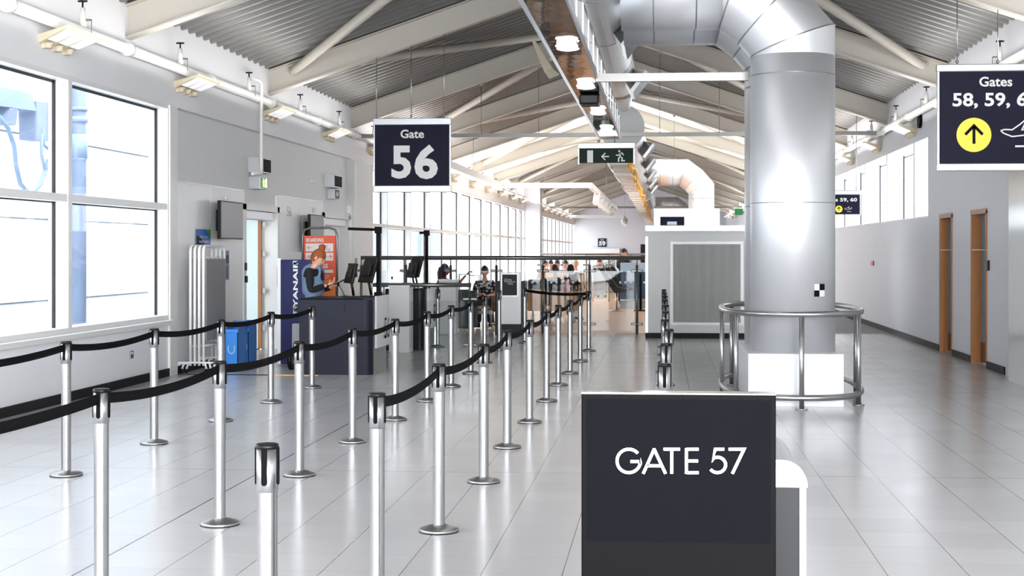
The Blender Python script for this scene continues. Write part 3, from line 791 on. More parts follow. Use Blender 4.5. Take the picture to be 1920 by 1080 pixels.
# struts across the hall
def strut(z, y, x0, x1, lab, m='alu', hh=0.035):
    mb = MB(); mb.box(x0, x1, y - 0.03, y + 0.03, z - hh, z + hh); mb.box(x0, x1, y - 0.045, y - 0.03, z - hh, z - hh + 0.01); single('support_strut', mb, m, lab, 'strut', (x0, y, z))
strut(3.50, 15.95, TX1, 1.372 - 0.44, 'short steel strut from the mirrored tray to the big duct', 'steel_dark', 0.045)
strut(3.93, 29.15, XL, XR, 'long thin steel channel crossing the whole hall behind the gate 56 sign', 'steel_dark', 0.04)
strut(3.93, 78.0, XL, XR, 'farthest thin steel channel crossing the hall near the end wall', 'steel_dark', 0.05)
# ------------------------------------------------------------------ hanging signs
def rod(mb, a, b, r=0.006): mb.tube([a, b], r, 6)
def hang_sign(name, label, c0, c1, zc, hd=0.11, rods=(), depth=0.06, bottom=True, face='navy'):
    a = at(c0[0], c0[1], zc); b = at(c1[0], c1[1], zc); y = a.y; b.y = y
    s = thing(name, label, 'sign', ((a.x + b.x) / 2, y, a.z))
    mb = MB(); mb.box(a.x + 0.02, b.x - 0.02, y - 0.02, y + 0.02, b.z + 0.02, a.z - 0.02); part('panel', mb, face, s)
    mb = MB(); mb.box(a.x - 0.01, b.x + 0.01, y - depth / 2, y + depth / 2, a.z - hd, a.z, bev=0.01)
    if bottom: mb.box(a.x - 0.01, b.x + 0.01, y - depth / 2, y + depth / 2, b.z, b.z + hd, bev=0.01)
    mb.box(a.x, a.x + 0.02, y - 0.025, y + 0.025, b.z, a.z); mb.box(b.x - 0.02, b.x, y - 0.025, y + 0.025, b.z, a.z)
    part('frame', mb, 'alu', s)
    mb = MB()
    for px, top in rods:
        x = at(px, 0, zc).x; zt = top if top else roof_z(x) - 0.45
        rod(mb, (x, y, a.z), (x, y, zt)); mb.ball((x, y, a.z + 0.03), 0.02, 8)
    if rods: part('hanger', mb, 'steel', s)
    return s, y - 0.021, a, b
def yc_at(px, py, zc, y):  # point on plane Y=y seen at pixel
    d = at(px, py, 1.0) - Vector((0, 0, HC)); k = y / d.y; return Vector((0, 0, HC)) + d * k
s, y, a, b = hang_sign('gate_sign', 'hanging navy gate 56 sign in the left half of the hall', (701, 222), (847, 361), 23.15, rods=((706, 0), (772, 0), (834, 0)))
def tx(name, st, m_, par, px0, py0, px1, py1, yy, bold, **k):
    for ch in par.children:
        if ch.name.split('.')[0] in ('panel', 'poster'): par = ch; break
    p = yc_at(px0, py0, 1, yy); q = yc_at(px1, py1, 1, yy)
    return text(name, st, m_, par, ((p.x + q.x) / 2, yy, (p.z + q.z) / 2), q.x - p.x, p.z - q.z, bold=bold, **k)
tx('lettering', 'Gate', 'sign_white', s, 751, 243, 795, 259, y, 0.022)
tx('numeral', '5', 'sign_white', s, 734, 273, 771, 335, y, 0.035); tx('numeral', '6', 'sign_white', s, 777, 271, 821, 336, y, 0.035)
def arrow_disc(par, px, py, R, yy, k=1.0):
    par = [c for c in par.children if c.name.startswith('panel')][0]
    c = yc_at(px, py, 1, yy); mb = MB(); mb.add([c + Vector((R * math.cos(q), -0.003, R * math.sin(q))) for q in [2 * PI * i / 32 for i in range(32)]], [tuple(range(32))]); part('arrow_disc', mb, 'yellow', par)
    mb = MB(); w_ = R * 0.17
    P = lambda u, v: c + Vector((u * R, -0.005, v * R))
    mb.ribbon([P(0, -0.52), P(0, 0.5)], w_, None, (0, -1, 0)); mb.ribbon([P(-0.5, 0.02), P(0, 0.54), P(0.5, 0.02)], w_, None, (0, -1, 0)); part('arrow', mb, 'black_matte', par)
def plane_icon(par, px0, py0, k, yy):
    par = [c for c in par.children if c.name.startswith('panel')][0]
    o_ = yc_at(px0, py0, 1, yy); P = lambda u, v: o_ + Vector((u * k, -0.004, v * k))
    pts = [(0, 0), (0.1, 0.03), (0.3, 0.02), (0.5, 0.16), (0.62, 0.26), (0.66, 0.24), (0.56, 0.02), (0.85, 0.03), (0.97, 0.14), (1.0, 0.13), (0.95, -0.04), (0.85, -0.1), (0.3, -0.16), (0.08, -0.07), (0, 0)]
    mb = MB(); mb.ribbon([P(*p) for p in pts], 0.035 * k, None, (0, -1, 0)); mb.ribbon([P(0.38, -0.42), P(0.92, -0.42)], 0.05 * k, None, (0, -1, 0)); part('plane_pictogram', mb, 'sign_white', par)
s, y, a, b = hang_sign('gates_sign', 'large hanging navy gates 58, 59 and 60 direction sign at the right edge', (1757, 121), (1975, 321), 16.35, rods=((1794, 0), (1869, 0), (1940, 0)), hd=0.085)
tx('lettering', 'Gates', 'sign_white', s, 1836, 144, 1898, 162, y, 0.02)
tx('numeral', '58, 59, 60', 'sign_white', s, 1786, 174, 1946, 203, y, 0.025)
arrow_disc(s, 1826, 253, 32 * 16.35 / FPX, y); plane_icon(s, 1876, 245, 0.42, y)
s, y, a, b = hang_sign('gates_sign', 'small navy gates 59 and 60 sign half hidden behind the big duct', (1529, 357), (1613, 404), 28.85, rods=((1540, 0), (1605, 0)), hd=0.09, bottom=False)
tx('lettering', 'Gates 59, 60', 'sign_white', s, 1541, 371, 1607, 379, y, 0.03); arrow_disc(s, 1573, 392, 6.6 * 28.85 / FPX, y); plane_icon(s, 1583, 391, 0.146, y)
s, y, a, b = hang_sign('exit_sign', 'green hanging fire exit sign with running figure and left arrow', (1084, 268), (1190, 308), 24.9, rods=((1124, TZ + 0.1), (1153, TZ + 0.1)), hd=0.10, bottom=False, face='green_dark')
def runner(par, cx, cz, h, yy, nrm=(0, -1, 0), ax='x', m='sign_white'):
    def P(u, v):
        return Vector((cx + u * h, yy - 0.004, cz + v * h)) if ax == 'x' else Vector((yy + 0.004, cx + u * h, cz + v * h))
    mb = MB(); w_ = 0.11 * h; n = nrm
    mb.ribbon([P(-0.02, 0.28), P(-0.02, -0.02)], w_ * 1.4, None, n); mb.ribbon([P(-0.02, 0.24), P(0.16, 0.26), P(0.26, 0.08)], w_ * 0.8, None, n)
    mb.ribbon([P(-0.02, 0.22), P(-0.16, 0.08), P(-0.36, 0.1)], w_ * 0.8, None, n); mb.ribbon([P(-0.02, 0.0), P(0.16, -0.16), P(0.12, -0.36), P(0.38, -0.36)], w_, None, n)
    mb.ribbon([P(-0.02, 0.0), P(-0.14, -0.2), P(-0.14, -0.46)], w_, None, n)
    c = P(-0.08, 0.42); mb.add([c + ((P(math.cos(q), math.sin(q)) - P(0, 0)) * 0.085) for q in [2 * PI * i / 12 for i in range(12)]], [tuple(range(12))])
    return part('running_figure', mb, m, par)
c = yc_at(1163, 293, 1, y); runner(s, c.x, c.z, 0.21, y)
mb = MB(); p = yc_at(1101, 282, 1, y); q = yc_at(1112, 305, 1, y); mb.box(p.x, q.x, y - 0.004, y, q.z, p.z); part('door_pictogram', mb, 'sign_white', s)
mb = MB(); P = lambda u, v: yc_at(u, v, 1, y) + Vector((0, -0.004, 0)); mb.ribbon([P(1142, 293.5), P(1129, 293.5)], 0.02, None, (0, -1, 0)); mb.ribbon([P(1135, 287), P(1128.5, 293.5), P(1135, 300)], 0.02, None, (0, -1, 0)); part('arrow', mb, 'sign_white', s)
# gate 59 sign on far wall
p = yc_at(1121, 447, 1, YF - 0.06); q = yc_at(1137, 463, 1, YF - 0.06)
s = thing('gate_sign', 'small square navy gate 59 sign high on the far end wall', 'sign', ((p.x + q.x) / 2, YF - 0.03, p.z))
mb = MB(); mb.box(p.x, q.x, YF - 0.06, YF, q.z, p.z); part('panel', mb, 'navy_dark', s)
tx('numeral', '59', 'sign_white', s, 1123, 452, 1135.5, 461, YF - 0.062, 0.05); tx('lettering', 'Gate', 'sign_white', s, 1126, 448.3, 1132, 450.5, YF - 0.062, 0.03)
# white frame panel on end wall and dark doorway
p = yc_at(1093, 466, 1, YF - 0.1); q = yc_at(1162, 466, 1, YF - 0.1)
mb = MB(); mb.box(p.x, q.x, YF - 0.5, YF, 0, p.z); struct('trim_6', mb, 'panel_white')
p = yc_at(1201, 458, 1, YF - 0.1)
mb = MB(); mb.box(p.x, p.x + 1.2, YF - 0.06, YF, 0, p.z); struct('door_5', mb, 'charcoal')
# ------------------------------------------------------------------ belt posts
PH = 0.957
def make_post():
    r = thing('queue_post', '', 'queue post', (0, 0, 0), '')
    b = MB(); b.lathe(0, 0, [(0.108, 0.0), (0.113, 0.003), (0.113, 0.016), (0.108, 0.02), (0.038, 0.042), (0.035, 0.042)], 40); part('base', b, 'steel', r)
    rub = MB(); rub.lathe(0, 0, [(0.111, -0.0), (0.1145, 0.0), (0.1145, 0.004), (0.111, 0.004)], 32); part('rubber_ring', rub, 'black_plastic', r)
    p = MB(); n = 24; vs = []
    # fluted tube: four shallow grooves
    pr = []
    for j in range(48):
        a = 2 * PI * j / 48; g = 0.0022 if (j % 12) in (0,) else 0.0
        pr.append((0.0335 - g, a))
    for z in (0.042, 0.8): vs += [(q * math.cos(a), q * math.sin(a), z) for q, a in pr]
    p.add(vs, [(j, (j + 1) % 48, 48 + (j + 1) % 48, 48 + j) for j in range(48)], True); part('pole', p, 'steel', r)
    h = MB(); h.lathe(0, 0, [(0.0335, 0.797), (0.0362, 0.8), (0.0362, PH - 0.012)], 32); HD = part('head', h, 'steel', r)
    c = MB(); c.lathe(0, 0, [(0.0375, PH - 0.016), (0.0385, PH - 0.01), (0.0375, PH - 0.002), (0.034, PH), (0.02, PH - 0.001)], 32); part('cap', c, 'black_plastic', HD)
    for a in (0, PI / 2, PI, 3 * PI / 2):
        s = MB(); ca, sa = math.cos(a), math.sin(a)
        out = [(-0.0095, PH - 0.012), (0.0095, PH - 0.012)] + [(0.0095 * math.cos(q), 0.83 - 0.0095 * math.sin(q)) for q in [PI * i / 8 for i in range(9)]]
        n = len(out)
        f = lambda u, z, d: (ca * d - sa * u, sa * d + ca * u, z)
        s.add([f(u, z, 0.033) for u, z in out] + [f(u, z, 0.0395) for u, z in out], [(i, (i + 1) % n, (i + 1) % n + n, i + n) for i in range(n)]); s.add([f(u, z, 0.0395) for u, z in out], [tuple(range(n))]); part('belt_slot', s, 'board_black', HD)
    return r
proto = [None]
def post(p, label, group, rz=0.0):
    if proto[0] is None:
        o = make_post(); o.location = (p[0], p[1], 0); o.rotation_euler = (0, 0, rz); o['label'] = label; o['group'] = group; proto[0] = o
    else:
        o = dup(proto[0], (p[0], p[1], 0), rz, label); o['group'] = group
    ORG[o.name] = Vector((p[0], p[1], 0)); o['rz'] = rz
    return o
def belt(o, a, b, sag=0.035):
    a = Vector((a[0], a[1], 0)); b = Vector((b[0], b[1], 0)); d = (b - a).normalized(); n = 14; zt = PH - 0.022; hh = 0.05
    a2 = a + d * 0.036; b2 = b - d * 0.036
    nr = Vector((-d.y, d.x, 0)) * 0.0012
    mb = MB(); top = []; bot = []
    for i in range(n + 1):
        t = i / n; s_ = sag * 4 * t * (1 - t); p = a2.lerp(b2, t); top.append(p + Vector((0, 0, zt - s_))); bot.append(p + Vector((0, 0, zt - s_ - hh)))
    vs = [p + nr for p in top] + [p + nr for p in bot] + [p - nr for p in top] + [p - nr for p in bot]; m = n + 1
    fs = []
    for i in range(n): fs += [(i, i + 1, m + i + 1, m + i), (2 * m + i, 3 * m + i, 3 * m + i + 1, 2 * m + i + 1), (i, 2 * m + i, 2 * m + i + 1, i + 1), (m + i, m + i + 1, 3 * m + i + 1, 3 * m + i)]
    mb.add(vs, fs, True)
    rz = -o['rz']; mb.v = [a + Matrix.Rotation(rz, 3, 'Z') @ (q - a) for q in mb.v]
    part('belt', mb, 'belt', o)
def row(pts, desc, group, belts=True, pre=None, rz=0.0):
    obs = []
    for k, p in enumerate(pts): obs.append(post(p, '%s %s' % (NTH[k], desc), group, rz))
    for k in range(len(pts) - 1):
        if belts: belt(obs[k], pts[k], pts[k + 1])
    if pre is not None: belt(obs[0], pts[0], pre)
    return obs
def tp(px, py):                            # post whose top centre shows at this pixel
    v = at(px, py, FPX * (HC - PH) / (py + 1.5 - HY)); return (v.x, v.y)
A = [tp(124, 638), tp(289, 614), tp(414, 597), tp(508, 583), tp(585, 572)]
row(A, 'silver belt post in the row along the left window wall', 'belt posts along the window wall', pre=(A[0][0] - 0.05, A[0][1] - 2.0))
B = [tp(190, 727), tp(412, 675), tp(561, 638), tp(661, 613), tp(741, 596), tp(801, 582), tp(846, 571), tp(883, 561), tp(909, 553)]
row(B, 'silver belt post in the middle belt line past counter 56', 'belt posts of the middle belt line', pre=(B[0][0] - 0.2, B[0][1] - 2.0))
C = [tp(707, 735), tp(823, 680), tp(907, 643), tp(951, 617), tp(993, 598), tp(1025, 582), tp(1047, 570), tp(1069, 561), tp(1088, 552), tp(1104, 544)]
oc = row(C, 'silver belt post in the right belt line toward the glass screen', 'belt posts of the right belt line')
E = [tp(1246, 680), tp(1249, 642), tp(1254, 615), tp(1247, 597), tp(1248, 582), tp(1248, 570), tp(1246, 560), tp(1247, 553), tp(1246, 547), tp(1245, 541)]
row(E, 'silver belt post in the straight file behind the gate 57 board', 'belt posts filed behind the gate 57 board', belts=False)
belt(oc[-1], C[-1], tp(984, 538), 0.03)
post(tp(501, 830), 'lone silver belt post with no belt at the bottom left of centre', 'single belt posts')
bpy.data.objects  # keep
post(tp(936, 543), 'silver belt post standing just left of the grey notice stand', 'single belt posts')
post(tp(984, 538), 'silver belt post at the right edge of the grey notice stand', 'single belt posts')
post(tp(821, 541), 'silver belt post beside the farther grey pillar box', 'single belt posts')
# ------------------------------------------------------------------ gate 57 board
zc = 4.1; a = at(1090, 735, zc); b = at(1453, 735, zc); y = a.y; xa, xb, zt = a.x, b.x, a.z
s = thing('gate_board', 'large black gate 57 board in the foreground with white lettering', 'sign', ((xa + xb) / 2, y, 0))
mb = MB(); mb.box(xa, xb, y - 0.0, y + 0.05, 0.02, zt - 0.004, bev=0.004); part('body', mb, 'board_black', s)
mb = MB(); mb.box(xa + 0.015, xb - 0.015, y - 0.002, y + 0.002, 0.78, zt - 0.02); part('poster', mb, 'sign_dark', s)
mb = MB(); mb.box(xa, xb, y - 0.004, y + 0.056, zt - 0.006, zt, bev=0.002); part('edge_trim', mb, 'chrome', s)
mb = MB(); mb.box(xa - 0.05, xb + 0.05, y - 0.12, y + 0.1, 0, 0.02, bev=0.005); part('foot', mb, 'black_plastic', s)
def stroke_text(par, yy):
    # geometric capitals: unit cap height 1
    L = {}
    L['G'] = ([[(0.86, 0.80)] + [], ], 0.0)
    def P(px, py): return yc_at(px, py, 1, yy) + Vector((0, -0.001, 0))
    top, bot = 842.0, 886.0; H = bot - top; mid = (top + bot) / 2; R = H / 2
    mb = MB(); W = 5.6 * yc_at(1001, 800, 1, yy).x - 5.6 * yc_at(1000, 800, 1, yy).x
    def S(pts): mb.ribbon([P(*p) for p in pts], W, None, (0, -1, 0), 0.0015)
    gx = 1179.0
    pp = [c for c in par.children if c.name.startswith('poster')][0]
    def done():
        part('lettering', mb, 'sign_white', pp); mb.v.clear(); mb.f.clear(); mb.sm.clear()
    S([(gx + R * math.cos(math.radians(t)), mid - R * math.sin(math.radians(t))) for t in range(40, 361, 8)] + [(gx + R, mid + 1), (gx + 3, mid + 1)])
    done()
    S([(1206, bot + 2), (1227, top - 1)]); S([(1226, top - 1), (1248, bot + 2)]); S([(1214, bot - 13), (1240, bot - 13)])
    done()
    S([(1244, top), (1275, top)]); S([(1259.5, top), (1259.5, bot + 2)])
    done()
    S([(1287, top - 2), (1287, bot + 2)]); S([(1287, top), (1310, top)]); S([(1287, mid), (1309, mid)]); S([(1287, bot), (1310, bot)])
    done()
    S([(1358, top), (1341, top), (1336.5, top + 20)] + [(1345 + 15.5 * math.cos(math.radians(t)), bot - 14.5 - 14.5 * math.sin(math.radians(t))) for t in range(115, -146, -13)])
    done()
    S([(1366, top), (1395, top), (1373, bot + 2)])
    done()
stroke_text(s, y - 0.003)
# cabinet behind the board
xr = at(1497, 890, 4.75).x; yb = at(1497, 890, 4.75).y
s = thing('podium', 'dark podium with brushed silver rounded top tucked behind the gate 57 board', 'podium', (xr - 0.3, yb, 0))
x0 = xr - 0.56; zb = HC - (890 - HY) * 4.75 / FPX; ya_, yb_ = yb - 0.25, yb + 0.35
mb = MB(); mb.box(x0, xr - 0.012, ya_, yb_, 0.0, zb); part('body', mb, 'charcoal', s)
mb = MB(); mb.box(xr - 0.02, xr, ya_ - 0.005, ya_ + 0.02, 0, zb); mb.box(x0 - 0.005, x0 + 0.012, ya_ - 0.005, ya_ + 0.02, 0, zb); part('edge_strip', mb, 'steel', s)
mb = MB(); pf = [(x0 - 0.005, zb)] + [(x0 + 0.075 - 0.08 * math.cos(q), zb + 0.085 * math.sin(q)) for q in [PI / 2 * i / 8 for i in range(9)]] + [(xr - 0.075 + 0.08 * math.sin(q), zb + 0.085 * math.cos(q)) for q in [PI / 2 * i / 8 for i in range(9)]] + [(xr + 0.005, zb)]
mb.prism(pf, 'y', ya_ - 0.01, yb_, smooth=False); part('top', mb, 'alu', s, 'brushed silver rounded top')
# ------------------------------------------------------------------ grey louvred kiosk and the glass screen
zc = 26.5; a = at(1210, 634, zc); y = a.y; x0 = a.x; x1 = at(1560, 634, zc).x; zt = HC + (HY - 423) * zc / FPX
s = thing('louvred_cabinet', 'grey walled enclosure with a louvred panel behind the big duct', 'enclosure', ((x0 + x1) / 2, y + 1, 0))
mb = MB(); mb.box(x0 + 0.02, x1, y, y + 1.7, 0.1, zt - 0.09); part('wall_panel', mb, 'grey_box', s)
mb = MB(); mb.box(x0, x1 + 0.02, y - 0.03, y + 1.73, zt - 0.1, zt); part('capping', mb, 'alu', s)
mb = MB(); mb.box(x0, x1, y - 0.02, y + 1.72, 0, 0.1); part('skirting', mb, 'skirting', s)
mb = MB(); mb.box(x0, x0 + 0.05, y - 0.012, y + 0.02, 0.1, zt - 0.2); part('corner_strip', mb, 'alu', s)
lx0, lx1 = at(1262, 0, zc).x, at(1388, 0, zc).x; lz1, lz0 = HC + (HY - 458) * zc / FPX, HC + (HY - 604) * zc / FPX
mb = MB(); mb.box(lx0 - 0.05, lx1 + 0.05, y - 0.02, y - 0.0, lz0 - 0.05, lz1 + 0.05); part('louvre_frame', mb, 'alu_white', s)
mb = MB(); n = 60
for i in range(n):
    u = lx0 + (lx1 - lx0) * i / n; w_ = (lx1 - lx0) / n; mb.add([(u, y - 0.021, lz0), (u + w_ * 0.5, y - 0.034, lz0), (u + w_, y - 0.021, lz0), (u, y - 0.021, lz1), (u + w_ * 0.5, y - 0.034, lz1), (u + w_, y - 0.021, lz1)], [(0, 1, 4, 3), (1, 2, 5, 4)])
part('louvre', mb, 'louver', s)
# glass balustrade screens
def screen(label, pA, pB, zc, zrail, posts, clampz, side=True, rr=0.035, base=0.0):
    a = at(pA, HY, zc); b = at(pB, HY, zc); y = a.y
    s = thing('glass_balustrade', label, 'balustrade', ((a.x + b.x) / 2, y, base))
    mb = MB(); mb.tube([(a.x, y, zrail), (b.x, y, zrail)], rr, 12); part('handrail', mb, 'steel_dark', s)
    xs = [at(p, HY, zc).x for p in posts]
    for i, x in enumerate(xs):
        q = MB(); q.tube([(x, y, base), (x, y, zrail - 0.14)], 0.028, 10); q.tube([(x, y, zrail - 0.14), (x, y, zrail)], 0.012, 8); part('post', q, 'steel_dark', s)
        for cz in clampz:
            q = MB(); q.box(x - 0.12, x + 0.12, y - 0.02, y + 0.02, cz - 0.025, cz + 0.025, bev=0.015); part('clamp', q, 'steel_dark', s)
    for i in range(len(xs) - 1):
        q = MB(); q.box(xs[i] + 0.05, xs[i + 1] - 0.05, y - 0.005, y + 0.005, base + 0.06, zrail - 0.25); part('glass_panel', q, 'glass_rail', s)
    return s, y, xs
s, ysc, xs = screen('tall glass screen with dark rail dividing tiled floor from the orange lounge', 677, 1209, 28.3, 1.46, (677.5, 762, 847, 933, 1020, 1107, 1195), (1.21, 0.19), rr=0.04)
# manifestation dots on glass
for px in (998, 1008, 1033.5, 1043.5, 1064.5, 1074.5, 1163, 1172.5, 1183, 1208):
    mb = MB(); p = yc_at(px, 529.5, 1, ysc - 0.008); mb.box(p.x - 0.02, p.x + 0.02, ysc - 0.008, ysc - 0.006, p.z - 0.02, p.z + 0.02); part('frosted_square', mb, 'sign_white', s)
s, y2, xs = screen('low glass balustrade with grey rail between counters 56 and 57', 700, 885, 22.9, 1.06, (720, 883), (0.84, 0.12))
# ------------------------------------------------------------------ floor strip + small
a = fl(420, 703); b = fl(556, 703)
s = thing('cable_cover', 'black floor cable strip with yellow end beside the counter 56', 'cable cover', (a.x, a.y, 0))
c = fl(515, 703).x
mb = MB(); mb.box(a.x - 0.6, c, a.y - 0.015, a.y + 0.015, 0, 0.008); part('strip', mb, 'black_matte', s); mb = MB(); mb.box(c, b.x + 0.3, a.y - 0.015, a.y + 0.015, 0, 0.008); part('tape', mb, 'yellow_cable', s, 'yellow tape')
# ------------------------------------------------------------------ counters
def numeral_px(par, s_, px0, py0, px1, py1, X, m='black_matte'):
    ya, yb = yon(px0, X), yon(px1, X); za = (zon(px0, py0, X) + zon(px1, py0, X)) / 2; zb = (zon(px0, py1, X) + zon(px1, py1, X)) / 2
    text('numeral', s_, m, par, (X, (ya + yb) / 2, (za + zb) / 2), abs(yb - ya), abs(za - zb), face='+X', t=0.003, bold=0.0)
def counter(label, x0, x1, ya, yb, num, H, fm, fl_):
    s = thing('boarding_counter', label, 'counter', ((x0 + x1) / 2, (ya + yb) / 2, 0), None)
    mb = MB(); r = 0.1
    pl = [(x0, ya), (x1 - r, ya)] + [(x1 - r + r * math.sin(q), ya + r - r * math.cos(q)) for q in [PI / 2 * i / 6 for i in range(1, 7)]] + [(x1, ya + r + 0.02), (x1 - 0.04, ya + r + 0.02), (x0, ya + r + 0.02)]
    mb.prism(pl, 'z', 0.0, H); part('front_panel', mb, fm, s, fl_)
    mb = MB(); mb.box(x0, x1 - 0.005, ya + r + 0.02, yb, 0, 0.34); mb.box(x0, x1 - 0.005, ya + r + 0.02, yb - 0.1, 0.34, H - 0.02); part('side_panel', mb, 'steel_dark', s, 'grey metal side panel')
    w0, w1 = ya + 0.2, ya + 1.12
    mb = MB(); pf = [(x1 - 0.0, w0), (x1 + 0.02, w0 + 0.03), (x1 + 0.035, (w0 + w1) / 2), (x1 + 0.02, w1 - 0.03), (x1, w1)]
    mb.prism(pf, 'z', 0.33, H + 0.02); part('number_panel', mb, 'panel_white', s, 'white side panel with the gate number')
    text('numeral', num, 'black_matte', s, (x1 + 0.03, w1 - 0.3, 0.57), 0.36, 0.28, face='+X', t=0.014, bold=0.0)
    mb = MB(); mb.box(x0, x1, ya, yb, H - 0.02, H, bev=0.005); part('worktop', mb, 'charcoal', s)
    mb = MB(); mb.box(x0 + (x1 - x0) * 0.62 - 0.008, x0 + (x1 - x0) * 0.62 + 0.008, ya - 0.012, ya, H - 0.17, H - 0.06); part('handle', mb, 'black_plastic', s)
    return s
a = fl(561, 702.5); b = fl(699, 702.5)
ya = a.y
counter('near boarding counter 56 with dark navy front where the woman stands', a.x, b.x, ya, ya + 1.0, '56', 0.985, 'counter_navy', 'dark navy rounded front panel')
a2 = fl(768, 656.5); b2 = fl(797, 656.5)
counter('farther boarding counter 57 behind the light grey cabinet', a2.x - 0.4, b2.x, a2.y, a2.y + 1.0, '57', 0.985, 'bag_black', 'near-black rounded front panel')
def monitor(px, py_base, zc, w_, h_, tilt, label, face=1, z0=0.985):
    c = at(px, HY, zc); o = thing('monitor', label, 'monitor', (c.x, c.y, z0), 'counter monitors seen from behind')
    R = Matrix.Rotation(math.radians(tilt), 3, 'X'); Rz = Matrix.Rotation(math.radians(face), 3, 'Z')
    base = Vector((c.x, c.y, z0 + 0.18 + h_ / 2))
    def T(mb, ctr): mb.v = [ctr + Rz @ (R @ p) for p in mb.v]; return mb
    part('screen', T(MB().box(-w_ / 2, w_ / 2, -0.018, 0.018, -h_ / 2, h_ / 2, bev=0.008), base), 'black_plastic', o)
    part('back_hump', T(MB().box(-w_ / 4, w_ / 4, -0.035, -0.015, -h_ / 4, h_ / 4, bev=0.008), base), 'black_plastic', o)
    part('back_label', T(MB().box(-w_ / 2 + 0.03, -w_ / 2 + 0.045, -0.0205, -0.0195, h_ / 2 - 0.12, h_ / 2 - 0.03), base), 'sign_white', o)
    q = MB(); q.tube([(c.x, c.y - 0.03, z0 + 0.25), (c.x + 0.04, c.y - 0.01, z0 + 0.02)], 0.018, 8); q.box(c.x - 0.1, c.x + 0.12, c.y - 0.08, c.y + 0.1, z0, z0 + 0.015, bev=0.004); part('stand', q, 'black_plastic', o)
    return o
monitor(658, 560, 19.2, 0.38, 0.27, -14, 'smaller black monitor seen from behind on counter 56', -62)
monitor(691, 560, 19.4, 0.5, 0.35, -16, 'larger tilted black monitor seen from behind on counter 56', -58)
monitor(773, 530, 23.2, 0.4, 0.24, -12, 'smaller black monitor on counter 57', -62, 0.985)
monitor(779, 530, 23.4, 0.46, 0.34, -14, 'larger raised black monitor on counter 57', -58, 0.985)
def boom(px, ytop, armpx, army, zc, zb, label):
    a = at(px, ytop, zc); e = at(armpx, army, zc); base = at(px + 3, ytop, zc)
    o = thing('scanner_pole', label, 'pole', (base.x, base.y, zb), 'black poles with side arms on the counters')
    q = MB(); q.box(base.x - 0.025, base.x + 0.025, base.y - 0.02, base.y + 0.02, zb, a.z, bev=0.004); part('pole', q, 'black_matte', o)
    q = MB(); q.box(base.x - 0.045, base.x + 0.045, base.y - 0.04, base.y + 0.04, a.z - 0.07, a.z + 0.02, bev=0.006); part('joint', q, 'black_matte', o)
    q = MB(); q.tube([(base.x, base.y, a.z - 0.02), (e.x, e.y - 0.02, e.z)], 0.02, 10); part('arm', q, 'black_matte', o)
    q = MB(); q.box(base.x - 0.05, base.x + 0.05, base.y - 0.05, base.y + 0.05, zb, zb + 0.06); part('foot', q, 'black_matte', o)
boom(706, 428, 653, 429, 19.5, 0.985, 'taller black pole with long side arm on counter 56')
boom(797, 434, 787, 437, 23.6, 0.985, 'black pole with short side arm on counter 57')
def mic(px, py, px2, py2, zc, label):
    a = at(px, py, zc); b = at(px2, py2, zc); b.z = 0.985
    o = thing('gooseneck_microphone', label, 'microphone', b, 'gooseneck microphones'); q = MB(); q.tube([b, b.lerp(a, 0.5) + Vector((0.01, 0, 0.0)), a], 0.005, 6); part('neck', q, 'black_matte', o)
    q = MB(); q.ball(a, 0.018, 10, (1, 1, 1.6)); part('capsule', q, 'black_matte', o); q = MB(); q.lathe(b.x, b.y, [(0.04, b.z), (0.035, b.z + 0.02)], 12); part('base', q, 'black_matte', o)
mic(634, 533, 647, 560, 19.2, 'gooseneck microphone on counter 56'); mic(735, 521, 743, 533, 23.5, 'gooseneck microphone by counter 57')
# grey cabinets
def pillar(px0, px1, ytop, ybase, label):
    a = fl(px0, ybase); b = fl(px1, ybase); zc = FPX * HC / (ybase - HY); H = HC - (ytop - HY) * zc / FPX
    o = thing('grey_cabinet', label, 'cabinet', ((a.x + b.x) / 2, a.y, 0), 'light grey narrow cabinets')
    q = MB(); q.box(a.x, b.x, a.y, a.y + 0.35, 0.0, H - 0.02, bev=0.006); part('body', q, 'grey_box', o); q = MB(); q.box(a.x - 0.01, b.x + 0.01, a.y - 0.01, a.y + 0.36, H - 0.02, H); part('top', q, 'alu', o)
pillar(729, 768, 535, 661, 'near light grey narrow cabinet right of counter 56')
pillar(823, 855, 524, 627, 'farther light grey narrow cabinet behind the low balustrade')
# notice stand
zc = 27.6; a = at(929, 628, zc); b = at(985, 628, zc); y = a.y
s = thing('notice_stand', 'grey and black notice stand with a dark police poster by the belt posts', 'sign', ((a.x + b.x) / 2, y, 0))
q = MB(); q.box(a.x, a.x + 0.1, y, y + 0.45, 0, 1.02, bev=0.01); q.box(b.x - 0.1, b.x, y, y + 0.45, 0, 1.02, bev=0.01); q.box(a.x + 0.05, b.x - 0.05, y + 0.02, y + 0.45, 0, 0.95); part('body', q, 'black_plastic', s)
p = yc_at(938, 511, 1, y - 0.03); q_ = yc_at(977, 608, 1, y - 0.03)
q = MB(); q.box(p.x, q_.x, y - 0.03, y + 0.02, q_.z, p.z, bev=0.008); part('board', q, 'alu_white', s)
p2 = yc_at(941.5, 514.5, 1, y - 0.034); q2 = yc_at(969.5, 554, 1, y - 0.034)
q = MB(); q.box(p2.x - 0.02, q2.x + 0.02, y - 0.033, y - 0.028, q2.z - 0.02, p2.z + 0.02); part('poster_frame', q, 'alu', s)
q = MB(); q.box(p2.x, q2.x, y - 0.036, y - 0.03, q2.z, p2.z); part('poster', q, 'charcoal', s)
tx('lettering', 'West', 'sign_white', s, 952, 523, 960, 526, y - 0.037, 0); tx('lettering', 'Midlands', 'sign_white', s, 952, 526.8, 966, 529.5, y - 0.037, 0); tx('lettering', 'Police', 'sign_white', s, 952, 530.2, 962, 533.5, y - 0.037, 0)
